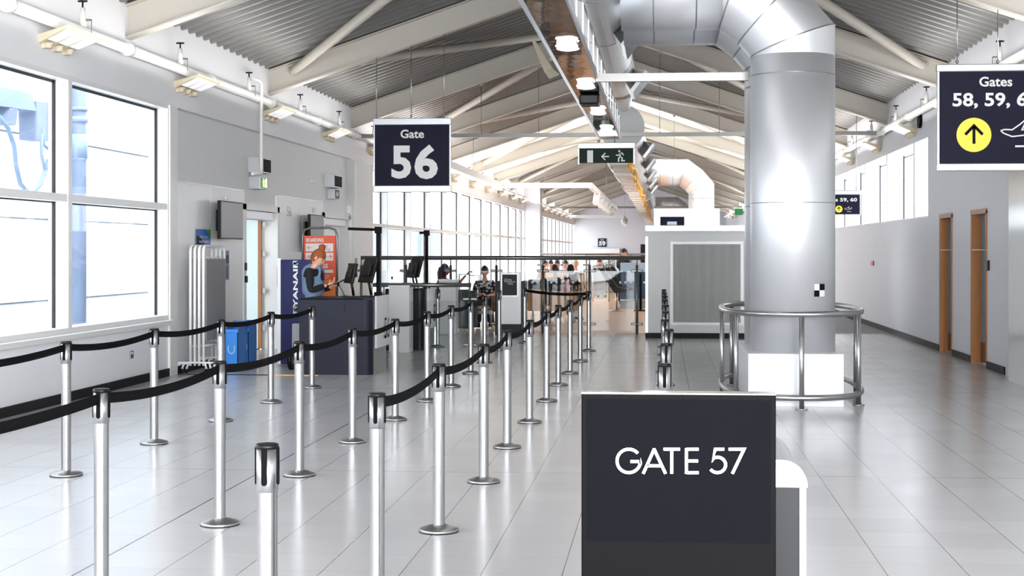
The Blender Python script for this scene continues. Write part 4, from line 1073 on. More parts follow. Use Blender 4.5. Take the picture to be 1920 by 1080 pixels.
c = yc_at(948.3, 526, 1, y - 0.037); q = MB(); q.tube([c + Vector((0.025 * math.cos(t_), 0, 0.035 * math.sin(t_))) for t_ in [2 * PI * i / 16 for i in range(16)]], 0.005, 5, closed=True); q.ball(c, 0.012, 8); part('crest', q, 'sign_white', s)
tx('lettering', 'Safer travel with us here', 'sign_white', s, 945, 537.2, 966, 538.4, y - 0.037, 0) if False else None
# ------------------------------------------------------------------ left wall items
def wall_box(name, label, cat, pxa, pxb, pya, pyb, dep, X0, bodym, facem, group=None, inset=0.03, facename='face'):
    X = X0 + dep; ya, yb = yon(pxa, X), yon(pxb, X); z1, z0 = zon(pxa, pya, X), zon(pxa, pyb, X)
    o = thing(name, label, cat, (X0, (ya + yb) / 2, z0), group)
    q = MB(); q.box(X0, X, ya, yb, z0, z1, bev=0.005); part('housing', q, bodym, o)
    q = MB(); q.box(X, X + 0.006, ya + inset, yb - inset, z0 + inset, z1 - inset); part(facename, q, facem, o)
    return o, X + 0.007, ya, yb, z0, z1
XU = XL - 0.10
wall_box('wall_speaker', 'boxy wall speaker with black grille left above the open glass door', 'speaker', 488, 508, 294, 323, 0.2, XU, 'alu', 'black_matte', 'wall speakers over the boarding doors', 0.02, 'grille')
o, X, ya, yb, z0, z1 = wall_box('exit_sign', 'lit green exit sign box with figure under the left wall speaker', 'sign', 488, 501, 330, 354, 0.18, XU, 'alu', 'green_lit', 'green exit boxes over the boarding doors', 0.015)
runner(o, ya + 0.16, (z0 + z1) / 2, 0.15, X, (1, 0, 0), 'y', 'lit_yellow')
q = MB(); q.box(X, X + 0.003, yb - 0.13, yb - 0.05, z0 + 0.03, z1 - 0.03); q.ribbon([(X, ya + 0.27, z1 - 0.05), (X, ya + 0.27, z0 + 0.05)], 0.03, None, (1, 0, 0)); part('pictogram', q, 'lit_yellow', o)
wall_box('wall_speaker', 'boxy wall speaker with black grille right, above the closed boarding door', 'speaker', 627, 641, 327, 351, 0.2, XU, 'alu', 'black_matte', 'wall speakers over the boarding doors', 0.02, 'grille')
o, X, ya, yb, z0, z1 = wall_box('exit_sign', 'unlit green exit sign box under the right wall speaker', 'sign', 628, 636, 354, 373, 0.15, XU, 'alu', 'green_dark', 'green exit boxes over the boarding doors', 0.015)
q = MB(); q.ribbon([(X, ya + 0.07, z0 + 0.05), (X, ya + 0.12, z1 - 0.06), (X, ya + 0.2, z0 + 0.06), (X, ya + 0.27, z1 - 0.05)], 0.035, None, (1, 0, 0)); part('pictogram', q, 'sign_white', o)
def tv(pxa, pxb, pya, pyb, label):
    X = XL + 0.2; ya, yb = yon(pxa, X), yon(pxb, X); z1, z0 = zon(pxa, pya, X), zon(pxa, pyb, X)
    o = thing('wall_screen', label, 'screen', (XL, (ya + yb) / 2, z0), 'blank wall screens')
    q = MB(); q.box(X - 0.05, X, ya, yb, z0, z1, bev=0.006); part('casing', q, 'black_plastic', o)
    q = MB(); q.box(X, X + 0.003, ya + 0.02, yb - 0.02, z0 + 0.02, z1 - 0.02); part('display', q, 'screen_grey', o)
    q = MB(); q.box(XL, X - 0.05, (ya + yb) / 2 - 0.12, (ya + yb) / 2 + 0.12, z0 + 0.12, z1 - 0.12); part('bracket', q, 'black_matte', o)
tv(414, 456, 375.5, 448, 'blank grey wall screen left of the open glass door')
tv(582, 607, 401.5, 470, 'blank grey wall screen partly behind the orange boarding sign')
def wall_sheet(name, label, cat, pxa, pxb, pya, pyb, m, X=XL + 0.005, t_=0.004):
    ya, yb = yon(pxa, X), yon(pxb, X); pm = (pxa + pxb) / 2; z1, z0 = zon(pm, pya, X), zon(pm, pyb, X)
    o = thing(name, label, cat, (X, (ya + yb) / 2, z0)); q = MB(); q.box(X, X + t_, ya, yb, z0, z1); part('sheet', q, m, o)
    return o, ya, yb, z0, z1
o, ya, yb, z0, z1 = wall_sheet('wall_notice', 'blue and green share your experience sign above the white tube frames', 'sign', 368, 394, 430, 460, 'sticker_blue', XL + 0.02)
Xs = XL + 0.026; q = MB(); q.add([(Xs, yb - 0.22, z1), (Xs, yb, z1), (Xs, yb, z0 + 0.1)], [(0, 1, 2)]); part('green_corner', q, 'sticker_green', o)
q = MB(); q.add([(Xs, ya, z0), (Xs, ya + 0.35, z0), (Xs, ya + 0.12, z1 - 0.08), (Xs, ya, z1 - 0.1)], [(0, 1, 2, 3)]); part('navy_corner', q, 'navy', o)
text('lettering', 'Share your', 'sign_white', o, (Xs, (ya + yb) / 2, z0 + (z1 - z0) * 0.52), (yb - ya) * 0.68, 0.06, '+X', 0.003); text('lettering', 'experience', 'sign_white', o, (Xs, (ya + yb) / 2, z0 + (z1 - z0) * 0.22), (yb - ya) * 0.68, 0.06, '+X', 0.003)
o, ya, yb, z0, z1 = wall_sheet('wall_poster', 'narrow pale blue poster between the tube frames and the open door', 'poster', 416.5, 429, 470, 525, 'outside_blue')
Xs = XL + 0.01; q = MB()
for i in range(6): q.box(Xs, Xs + 0.002, ya + 0.03, yb - 0.04, z0 + 0.03 + i * 0.03, z0 + 0.045 + i * 0.03)
q.box(Xs, Xs + 0.002, ya + 0.18, yb - 0.03, z0 + 0.24, z0 + 0.36); part('print', q, 'charcoal', o)
q = MB(); X = XL - 0.02
def px_numeral(s_, pxa, pxb, pya, pyb, label, X):
    ya, yb = yon(pxa, X), yon(pxb, X); pm = (pxa + pxb) / 2; z1, z0 = zon(pm, pya, X), zon(pm, pyb, X)
    o = text('wall_numeral', s_, 'steel_dark', None, (X, (ya + yb) / 2, (z0 + z1) / 2), yb - ya, z1 - z0, '+X', 0.004); tag(o, label, 'sign')
px_numeral('56', 538, 546, 388, 406, 'grey numerals 56 on the white wall panel between the boarding doors', XL + 0.005)
px_numeral('57', 651, 656, 400, 415, 'dark numerals 57 on the pier beside the closed boarding door', XL + 0.062)
for pxa, pxb, pya, pyb, lab in ((421, 424, 369, 374, 'tiny white wall clip above the left blank screen'), (587, 590, 390, 399, 'tiny white wall clip above the right blank screen'), (583, 586, 337, 342, 'small round white button between the two wall speakers')):
    q = MB(); X = XL + 0.01 if pya > 360 else XU; ya, yb = yon(pxa, X), yon(pxb, X); q.box(X, X + 0.03, ya, yb, zon(pxa, pyb, X), zon(pxa, pya, X), bev=0.004); single('wall_fitting', q, 'frame_white', lab, 'fitting', (X, ya, zon(pxa, pyb, X)))
q = MB(); X = XL; ya, yb = yon(243, X), yon(249, X); o = thing('wall_socket', 'small grey socket low on the wall under the big window', 'socket', (X, ya, 0.33)); q.box(X, X + 0.012, ya, yb, zon(246, 672, X), zon(246, 658, X), bev=0.003); part('plate', q, 'steel_dark', o)
q = MB(); q.box(X + 0.012, X + 0.016, ya + 0.02, yb - 0.02, zon(246, 664, X), zon(246, 660, X)); part('switch', q, 'frame_white', o)
o = thing('door_keypad', 'black keypad with green button on the frame left of the open door', 'keypad', (XL + 0.03, D1[0] - 0.05, 1.2)); yk = D1[0] - 0.05
q = MB(); q.box(XL + 0.03, XL + 0.05, yk - 0.04, yk + 0.04, 1.3, 1.42, bev=0.004); part('keypad', q, 'black_plastic', o); q = MB(); q.box(XL + 0.03, XL + 0.06, yk - 0.04, yk + 0.04, 1.12, 1.22, bev=0.006); part('release_button', q, 'green_dark', o)
o = thing('door_keypad', 'small black keypad on the pier right of the closed boarding door', 'keypad', (XL + 0.06, ypan + 0.08, 1.2)); yk = ypan + 0.08
q = MB(); q.box(XL + 0.06, XL + 0.085, yk - 0.05, yk + 0.05, 1.28, 1.45, bev=0.004); part('keypad', q, 'steel_dark', o); q = MB(); q.box(XL + 0.06, XL + 0.085, yk - 0.05, yk + 0.05, 1.06, 1.16, bev=0.004); part('release_button', q, 'green_dark', o)
# right wall bits
q = MB(); ya, yb = yon(1639, XR), yon(1635, XR); q.box(XR - 0.03, XR, ya, yb, zon(1637, 498, XR), zon(1637, 489, XR), bev=0.004); single('fire_call_point', q, 'red', 'small red fire call point on the right wall', 'call point', (XR, ya, 1.3))
q = MB(); ya = DB[0] - 0.12; q.box(XR - 0.03, XR, ya - 0.04, ya + 0.04, 1.33, 1.47, bev=0.004); single('door_keypad', q, 'black_plastic', 'black keypad right of the nearer wooden door on the right wall', 'keypad', (XR, ya, 1.3))
q = MB(); ya = yon(1727, XR); z = zon(1727, 226, XR); q.tube([(XR - 0.05, ya, z), (XR, ya, z)], 0.13, 20); single('wall_speaker', q, 'black_matte', 'round black speaker above the right-hand windows', 'speaker', (XR, ya, z))
# ------------------------------------------------------------------ tube-frame racks
g = 'white wheeled tube screens'
for k in range(4):
    px = 357 + k * 8.2; base = fl(px, 700)
    o = thing('wheeled_screen', '%s white wheeled tube screen from the left in the parked stack' % ('first', 'second', 'third', 'rightmost')[k], 'screen', (base.x, base.y, 0), g)
    x, y = base.x, base.y; H = 1.66
    q = MB(); R = 0.06; x1 = x + 0.0; y1 = y + 0.9
    q.tube([(x, y, 0.1), (x, y, H - R), (x, y + 0.02, H - 0.02), (x, y + R, H), (x + 0.0, y1 - R, H), (x, y1 - 0.02, H - 0.02), (x, y1, H - R), (x, y1, 0.1)], 0.018, 8); q.tube([(x, y, 0.35), (x, y1, 0.35)], 0.01, 6); q.tube([(x, y, H - 0.15), (x, y1, H - 0.15)], 0.006, 6); part('loop', q, 'white_tube', o)
    q = MB()
    for yy in (y, y1): q = MB(); q.tube([(x - 0.22, yy - 0.02, 0.06), (x - 0.2, yy - 0.02, 0.12), (x - 0.15, yy - 0.02, 0.14), (x + 0.2, yy - 0.02, 0.14), (x + 0.22, yy - 0.02, 0.06)], 0.015, 7); part('foot', q, 'white_tube', o)
    q = MB()
    for yy in (y, y1):
        for dx in (-0.22, 0.22): q.tube([(x + dx - 0.012, yy - 0.02, 0.03), (x + dx + 0.012, yy - 0.02, 0.03)], 0.03, 12)
    part('caster', q, 'black_plastic', o)
    if k == 3:
        q = MB(); q.box(x + 0.02, x + 0.028, y + 0.04, y1 - 0.04, 0.42, H - 0.17); part('fabric_panel', q, 'grey_fabric', o)
# blue bins
for k, (pa, pb, pt, pbm) in enumerate(((421, 447, 609, 696), (447, 467, 607, 690))):
    a = fl(pa, pbm); b = fl(pb, pbm); zc = FPX * HC / (pbm - HY); H = HC - (pt + 9 - HY) * zc / FPX
    o = thing('recycling_bin', ('left blue bin', 'right blue bin')[k] + ' with slanted open top beside the open glass door', 'bin', ((a.x + b.x) / 2, a.y, 0), 'blue bins')
    q = MB(); y0, y1 = a.y, a.y + 0.4; w_ = 0.008
    x0, x1 = a.x + 0.005, b.x - 0.005
    for (xa_, xb_, ya_, yb_, h0) in ((x0, x1, y0, y0 + w_, H), (x0, x0 + w_, y0, y1, H), (x1 - w_, x1, y0, y1, H), (x0, x1, y1 - w_, y1, H + 0.1), (x0, x1, y0, y1, 0.02)): q.box(xa_, xb_, ya_, yb_, 0, h0)
    q.prism([(y0, H), (y1, H), (y1, H + 0.1)], 'x', x0, x0 + w_); q.prism([(y0, H), (y1, H), (y1, H + 0.1)], 'x', x1 - w_, x1)
    part('body', q, 'bin_blue', o); q = MB(); q.box(x0 - 0.01, x1 + 0.01, y0 - 0.012, y0, H - 0.04, H + 0.005, bev=0.004); part('rim', q, 'bin_blue', o)
    c = Vector(((x0 + x1) / 2, y0 - 0.001, H * 0.55)); q = MB(); q.ribbon([c + Vector((0.045 * math.cos(t_), 0, 0.07 * math.sin(t_))) for t_ in [math.radians(v) for v in range(150, 391, 20)]], 0.012, None, (0, -1, 0)); part('recycling_mark', q, 'counter_top_blue', o)
# airline cabinet (navy) with vertical lettering
zc = 20.2; a = at(526, 560, zc); b = at(562, 560, zc); y = a.y; zt = HC - (487 - HY) * zc / FPX
o = thing('sign_cabinet', 'tall navy airline baggage cabinet with vertical white lettering behind counter 56', 'cabinet', ((a.x + b.x) / 2, y, 0))
q = MB(); q.box(a.x, b.x + 0.12, y, y + 0.35, 0.02, zt, bev=0.005); part('body', q, 'ryan_navy', o); q = MB(); q.box(a.x - 0.05, a.x, y + 0.02, y + 0.3, 0.02, zt + 0.02); part('side_edge', q, 'panel_white', o)
c0 = yc_at(554, 538.5, 1, y); text('lettering', 'RYANAIR', 'sign_white', o, (c0.x, y - 0.001, c0.z), 0.76, 0.065, rot=True, bold=0.03)
p = yc_at(553, 493, 1, y - 0.004); q = MB(); q.box(p.x - 0.03, p.x + 0.04, y - 0.004, y, p.z - 0.025, p.z + 0.03); part('flag_badge', q, 'counter_top_blue', o)
p = yc_at(554, 578, 1, y - 0.004); q = MB(); q.add([p + Vector((-0.04, 0, 0)), p + Vector((0.0, 0, 0.04)), p + Vector((0.04, 0, 0.0)), p + Vector((0.0, 0, -0.05))], [(0, 1, 2, 3)]); part('crest', q, 'grey_fabric', o)
q = MB(); p = yc_at(523, 500, 1, y); q.box(a.x - 0.055, a.x - 0.05, y + 0.02, y + 0.2, p.z - 0.28, p.z); part('stripe', q, 'red', o, 'red and blue stripe on the side edge')
# trolley behind counter
a = fl(544, 693); o = thing('hand_trolley', 'grey trolley with black wheel beside the navy cabinet', 'trolley', (a.x + 0.05, a.y, 0))
q = MB(); q.box(a.x + 0.02, a.x + 0.2, a.y, a.y + 0.04, 0.2, 0.62, bev=0.02); part('body', q, 'grey_fabric', o)
q = MB(); q.tube([(a.x + 0.0, a.y - 0.02, 0.13), (a.x + 0.05, a.y - 0.02, 0.13)], 0.13, 20); part('wheel', q, 'black_plastic', o); q = MB(); q.tube([(a.x - 0.005, a.y - 0.02, 0.13), (a.x + 0.055, a.y - 0.02, 0.13)], 0.05, 12); part('hub', q, 'grey_fabric', o)
# boarding stand
zc = 21.6; y = at(600, 500, zc).y; P2 = lambda px, py: yc_at(px, py, 1, y)
a = P2(570, 442); b = P2(630, 572); o = thing('boarding_stand', 'orange boarding sign in a grey looped stand behind the woman', 'sign', ((a.x + b.x) / 2, y, 0))
q = MB(); q.box(a.x, b.x, y - 0.01, y + 0.01, 0.5, a.z); part('panel', q, 'orange', o)
q = MB(); p = P2(572, 515); q.box(a.x + 0.01, b.x - 0.01, y - 0.013, y - 0.01, 0.55, P2(600, 525).z); part('lower_panel', q, 'orange_light', o)
xl, xr_, zt = P2(567.5, 0).x, P2(632, 0).x, P2(0, 428).z
q = MB(); q.tube([(xl, y, 0.02), (xl, y, zt - 0.12), (xl + 0.03, y, zt - 0.03), (xl + 0.12, y, zt), (xr_ - 0.12, y, zt), (xr_ - 0.03, y, zt - 0.03), (xr_, y, zt - 0.12), (xr_, y, 0.02)], 0.018, 10); q.box(xl - 0.02, xr_ + 0.02, y - 0.2, y + 0.2, 0, 0.02); part('stand', q, 'steel_dark', o)
T2 = lambda s_, m_, x0, y0, x1, y1, bo: tx('lettering', s_, m_, o, x0, y0, x1, y1, y - 0.016, bo)
T2('BOARDING', 'sign_white', 574.5, 446.5, 607, 454, 0.03)
for (y0, y1) in ((456.5, 471.5), (474, 488.5), (506, 511.5)):
    p, r_ = P2(573.5, y0), P2(625, y1); q = MB(); q.box(p.x, r_.x, y - 0.0145, y - 0.01, r_.z, p.z); part('white_band', q, 'sign_white', o)
T2('Speedy', 'orange', 596.5, 459, 615, 464, 0.0); T2('Boarding', 'orange', 596.5, 465, 619, 470.5, 0.0); T2('All other Q', 'orange', 577, 478, 611, 484, 0.0); T2('BAGS', 'sign_white', 586, 494.5, 615, 503, 0.03); T2('Boarding', 'orange', 586, 507.5, 603, 510.5, 0.0); T2('LARGER CABIN', 'sign_white', 599, 516, 618, 518.5, 0.0); T2('BAGS UNDER IT', 'sign_white', 599, 520, 617, 522.5, 0.0)
def arw(x0, x1, yy):
    q = MB(); Pq = lambda u, v: yc_at(u, v, 1, y - 0.0165); s_ = 1 if x1 > x0 else -1
    q.ribbon([Pq(x0, yy), Pq(x1, yy)], 0.008, None, (0, -1, 0)); q.ribbon([Pq(x1 - s_ * 4, yy - 4), Pq(x1, yy), Pq(x1 - s_ * 4, yy + 4)], 0.008, None, (0, -1, 0)); part('arrow', q, 'orange', o)
arw(584, 576, 464); arw(613, 622, 481)
# ------------------------------------------------------------------ track lights
def track(label, pts, spots, z, m='frame_white'):
    o = thing('track_light', label, 'track light', (pts[0][0], pts[0][1], z)); q = MB()
    for i in range(len(pts) - 1):
        (x0, y0), (x1, y1) = pts[i], pts[i + 1]; w_ = 0.07
        q.box(min(x0, x1) - w_, max(x0, x1) + w_, min(y0, y1) - w_ + 0.003 * i, max(y0, y1) + w_, z - 0.09 + 0.002 * i, z + 0.09 - 0.002 * i)
    part('track', q, m, o)
    q = MB()
    for i in range(len(pts) - 1):
        x_, y_ = (pts[i][0] + pts[i + 1][0]) / 2, (pts[i][1] + pts[i + 1][1]) / 2; q.tube([(x_, y_, z), (x_, y_, roof_z(x_))], 0.008, 5)
    part('hanger', q, 'steel', o)
    for (x, y) in spots:
        s = MB(); s.tube([(x, y, z), (x, y, z - 0.16)], 0.02, 8); s.tube([(x, y + 0.12, z - 0.08), (x - 0.03, y - 0.2, z - 0.42)], 0.12, 14); part('spot_head', s, m, o)
h = 2.15; zc = FPX * h / (HY - 348); x1 = -h * (VX - 945) / (HY - 350); x3 = -h * (VX - 1105) / (HY - 346)
yA = at(945, HY, zc).y; yE = FPX * h / (HY - 392)
track('white ceiling track with hanging spot heads below the roof on the left', [(x1, yA - 14), (x1, yA), (x3, yA), (x3, yE)], [(x3, yA + 5 + 4.0 * i) for i in range(5)], HC + h)
zc = FPX * h / (HY - 406); x1 = -h * (VX - 1083) / (HY - 406); x3 = -h * (VX - 1168) / (HY - 406)
track('small distant white ceiling track with spot heads near the end wall', [(XL + 0.5, zc), (x3, zc), (x3, 102)], [(x3, zc + 1.2 + 2.2 * i) for i in range(4)], HC + h)
# hanging wires from beams to the channel
for k, (px, yb) in enumerate(((900, 29.1), (1009, 29.1), (1237, 29.1), (1348, 29.1), (1264, 41.4), (1325, 53.7))):
    x = (px - VX) * yb * CS / FPX; zt = roof_z(x) - 0.45; q = MB(); q.tube([(x, yb, 3.95 if k < 4 else 4.2), (x, yb, zt)], 0.006, 5); q.box(x - 0.03, x + 0.03, yb - 0.02, yb + 0.02, zt - 0.05, zt)
    single('suspension_wire', q, 'steel_dark', ('thin suspension wire left of the mirrored tray, farther left', 'thin suspension wire left of the mirrored tray, nearer the tray', 'thin suspension wire just right of the ceiling duct', 'thin suspension wire beside the big duct', 'short thin wire above the middle duct riser', 'short thin distant wire right of the middle duct riser')[k], 'wire', (x, yb, zt), 'thin roof suspension wires')
# ------------------------------------------------------------------ lounge beyond the screen
zc = 45; a = at(1226, 391, zc); b = at(1349, 391, zc); y = a.y
o = thing('white_kiosk', 'white boxy kiosk wall rising behind the louvred enclosure', 'kiosk', ((a.x + b.x) / 2, y, 0)); q = MB(); q.box(a.x, b.x, y, y + 2, 0, a.z, bev=0.01); part('wall_panel', q, 'panel_white', o)
zc = 43.5; a = at(1238, 406.5, zc); b = at(1283, 423, zc); y = a.y
o = thing('information_screen', 'dark navy information screen on top of the louvred enclosure', 'screen', ((a.x + b.x) / 2, y, b.z)); q = MB(); q.box(a.x, b.x, y - 0.03, y + 0.03, b.z - 0.1, a.z, bev=0.01); part('display', q, 'navy', o)
p, r_ = yc_at(1251, 415.5, 1, y - 0.035), yc_at(1269, 421.5, 1, y - 0.035); q = MB(); q.box(p.x, r_.x, y - 0.036, y - 0.03, r_.z, p.z); part('message_panel', q, 'counter_top_blue', o)
q = MB(); q.tube([((a.x + b.x) / 2, y + 0.02, 0), ((a.x + b.x) / 2, y + 0.02, b.z)], 0.05, 10); part('stand', q, 'steel_dark', o)
q = MB(); a = at(1385, 397, 60); q.box(a.x - 0.17, a.x + 0.17, a.y, a.y + 0.05, a.z - 0.13, a.z + 0.13); q.tube([(a.x, a.y + 0.02, a.z), (a.x, a.y + 0.02, roof_z(a.x))], 0.004, 5); o = single('exit_sign', q, 'green_lit', 'small distant green exit sign left of the big duct', 'sign', a)
def bx(name, label, cat, x0, x1, y0, y1, z0, z1, m, group=None, bev=0.0):
    q = MB(); q.box(x0, x1, y0, y1, z0, z1, bev=bev); return single(name, q, m, label, cat, ((x0 + x1) / 2, (y0 + y1) / 2, z0), group)
# blue desk
a = fl(1163, 578); b = fl(1211, 578); zc = FPX * HC / 108.0; y = a.y; zt = HC - (493 - HY) * zc / FPX
o = thing('blue_desk', 'dark blue service desk with grey base and glass top behind the screen', 'desk', ((a.x + b.x) / 2, y, 0))
zb = HC - (560 - HY) * zc / FPX; zm = HC - (510 - HY) * zc / FPX
q = MB(); q.box(a.x, b.x + 0.6, y + 0.02, y + 0.8, 0, zb); part('plinth', q, 'steel_dark', o); q = MB(); q.box(a.x, b.x + 0.6, y, y + 0.8, zb, zm, bev=0.01); part('front', q, 'counter_blue', o); q = MB(); q.box(a.x, b.x + 0.6, y + 0.02, y + 0.78, zm, zt); part('glass_top', q, 'counter_top_blue', o)
q = MB(); q.tube([(a.x, y - 0.03, 0.22), (b.x + 0.6, y - 0.03, 0.22)], 0.02, 8); part('foot_rail', q, 'steel', o)
a = fl(1201, 583); o = thing('queue_post', 'black queue post in front of the dark blue desk', 'queue post', (a.x, a.y, 0)); q = MB(); q.tube([(a.x, a.y, 0.03), (a.x, a.y, 1.0)], 0.035, 12); part('pole', q, 'black_matte', o); q = MB(); q.lathe(a.x, a.y, [(0.19, 0), (0.19, 0.02), (0.05, 0.035)], 24); part('base', q, 'black_matte', o)
# second, farther glass balustrade and the one along the walkway
screen('distant glass balustrade crossing the lounge behind the seats', 1014, 1211, 46, HC - 6.8 * 46 / FPX, (1014, 1058, 1100, 1142, 1184, 1211), (1.15, 0.3), rr=0.035)
s = thing('glass_balustrade', 'glass balustrade running away along the orange walkway', 'balustrade', (-1.6, 34, 0))
pa = fl(1112, 565); pb = fl(1152, 528); q = MB(); zr = 1.1
q.tube([(pa.x, pa.y, zr), (pb.x, pb.y, zr)], 0.03, 10); part('handrail', q, 'steel', s)
for i in range(9):
    p = pa.lerp(pb, i / 8); q = MB(); q.tube([(p.x, p.y, 0), (p.x, p.y, zr)], 0.025, 8); part('post', q, 'steel', s)
q = MB(); n_ = Vector((-(pb - pa).y, (pb - pa).x, 0)).normalized() * 0.005; q.add([pa + n_ + Vector((0, 0, 0.08)), pb + n_ + Vector((0, 0, 0.08)), pb + n_ + Vector((0, 0, 1.0)), pa + n_ + Vector((0, 0, 1.0))], [(0, 1, 2, 3)]); part('glass_panel', q, 'glass_rail', s)
for k, (px, py) in enumerate(((1124, 553), (1129, 552))):
    a = fl(px, py); o = thing('queue_post', ('left', 'right')[k] + ' of two thin silver posts at the near end of the walkway balustrade', 'queue post', (a.x, a.y, 0), 'distant silver posts'); q = MB(); q.tube([(a.x, a.y, 0), (a.x, a.y, 1.35)], 0.035, 10); part('pole', q, 'steel', o); q = MB(); q.lathe(a.x, a.y, [(0.15, 0), (0.14, 0.02), (0.04, 0.03)], 20); part('base', q, 'steel', o)
# wooden-backed benches
def bench(px0, px1, ytop, ybot, yb, label, group='wood-backed benches'):
    zc = FPX * HC / (yb - HY); a = at(px0, HY, zc); b = at(px1, HY, zc); y = a.y; z1 = HC - (ytop - HY) * zc / FPX; z0 = HC - (ybot - HY) * zc / FPX
    o = thing('bench_seat', label, 'bench', ((a.x + b.x) / 2, y, 0), group)
    q = MB(); q.box(a.x, b.x, y, y + 0.04, z0, z1, bev=0.01); part('backrest', q, 'bench_wood', o)
    q = MB(); q.box(a.x, b.x, y + 0.04, y + 0.5, 0.40, 0.46, bev=0.01); part('seat', q, 'black_matte', o)
    q = MB(); q.box(a.x - 0.05, b.x + 0.05, y + 0.15, y + 0.22, 0.30, 0.37); part('rail', q, 'steel_dark', o)
    for x in (a.x + 0.1, b.x - 0.1): q = MB(); q.tube([(x, y + 0.02, 0.0), (x, y + 0.18, 0.33), (x, y + 0.45, 0)], 0.02, 8); part('leg', q, 'steel', o)
    q = MB(); q.box(a.x - 0.03, a.x, y + 0.02, y + 0.45, 0.44, 0.66); q.box(b.x, b.x + 0.03, y + 0.02, y + 0.45, 0.44, 0.66); part('armrest', q, 'black_matte', o)
bench(921, 931, 546, 583, 612, 'wood-backed bench edge just left of the notice stand')
bench(989, 1022, 542, 583, 606, 'wood-backed bench left of the person bent forward')
bench(1031, 1084, 546, 583, 606, 'wood-backed bench behind the person in pink')
bench(862, 918, 573, 580, 617, 'dark bench under the woman in the patterned shirt')
# suitcases
def suitcase(px0, px1, ytop, ybase, label, m='bag_dark'):
    zc = FPX * HC / (ybase - HY); a = at(px0, HY, zc); b = at(px1, HY, zc); H = HC - (ytop - HY) * zc / FPX; y = a.y
    o = thing('suitcase', label, 'suitcase', ((a.x + b.x) / 2, y, 0), 'dark suitcases'); q = MB(); q.box(a.x, b.x, y, y + 0.25, 0.05, H, bev=0.03); part('shell', q, m, o)
    q = MB(); cx = (a.x + b.x) / 2; q.tube([(cx - 0.1, y + 0.2, H), (cx - 0.1, y + 0.2, H + 0.3), (cx + 0.1, y + 0.2, H + 0.3), (cx + 0.1, y + 0.2, H)], 0.012, 6); part('pull_handle', q, 'black_plastic', o)
    q = MB()
    for x in (a.x + 0.06, b.x - 0.06): q.tube([(x - 0.015, y + 0.04, 0.028), (x + 0.015, y + 0.04, 0.028)], 0.028, 10)
    part('wheel', q, 'pale_box', o)
suitcase(857, 879, 543, 621, 'dark grey suitcase with raised handle by the window seats'); suitcase(880, 893, 545, 619, 'dark suitcase right of the one with raised handle')
# ------------------------------------------------------------------ people
def skin_mesh(nodes, edges, root, sub=2):
    names = list(nodes); me = bpy.data.meshes.new('s'); me.from_pydata([nodes[n][:3] for n in names], [(names.index(a), names.index(b)) for a, b in edges], [])
    ob = bpy.data.objects.new('s', me); COL.objects.link(ob)
    md = ob.modifiers.new('k', 'SKIN'); md.use_smooth_shade = True; md.branch_smoothing = 0.3
    for i, n in enumerate(names):
        sv = me.skin_vertices[0].data[i]; r = nodes[n][3]; sv.radius = r if isinstance(r, tuple) else (r, r); sv.use_root = (n == root)
    ms = ob.modifiers.new('u', 'SUBSURF'); ms.levels = sub; ms.render_levels = sub
    dg = bpy.context.evaluated_depsgraph_get(); dg.update(); res = bpy.data.meshes.new_from_object(ob.evaluated_get(dg))
    mb = MB(); mb.add([v.co.copy() for v in res.vertices], [tuple(p.vertices) for p in res.polygons], True)
    bpy.data.objects.remove(ob); bpy.data.meshes.remove(me); bpy.data.meshes.remove(res)
    return mb
def head_mesh(mb, c, yaw, pitch, s=1.0):
    bm = bmesh.new(); bmesh.ops.create_uvsphere(bm, u_segments=28, v_segments=20, radius=1); bm.verts.index_update()
    R = Matrix.Rotation(yaw, 3, 'Z') @ Matrix.Rotation(pitch, 3, 'X'); vs = []
    for v in bm.verts:
        x, y, z = v.co; f = max(0, y)
        p = Vector((x * 0.076, y * 0.096, z * 0.118))
        if z < 0: k = 1 + 0.34 * z; p.x *= k; p.y = p.y * (1 + 0.12 * z) + 0.012 * f * (-z)
        nose = math.exp(-((x / 0.13) ** 2) - ((z + 0.12) / 0.17) ** 2) * (y > 0); p.y += 0.026 * nose
        for sx in (-0.38, 0.38): p.y -= 0.012 * math.exp(-(((x - sx) / 0.16) ** 2) - ((z - 0.08) / 0.12) ** 2) * (y > 0)
        p.y += 0.006 * math.exp(-((x / 0.22) ** 2) - ((z + 0.42) / 0.08) ** 2) * (y > 0)
        p.y += 0.008 * math.exp(-((x / 0.3) ** 2) - ((z + 0.82) / 0.15) ** 2) * (y > 0)
        vs.append(Vector(c) + R @ (p * s))
    mb.add(vs, [[q.index for q in f.verts] for f in bm.faces], True); bm.free()
    for sx in (-1, 1):
        e = MB(); e.ball((sx * 0.078, -0.005, -0.005), 1, 10, (0.012, 0.02, 0.032)); mb.add([Vector(c) + R @ (p * s) for p in e.v], e.f, True)
    return R
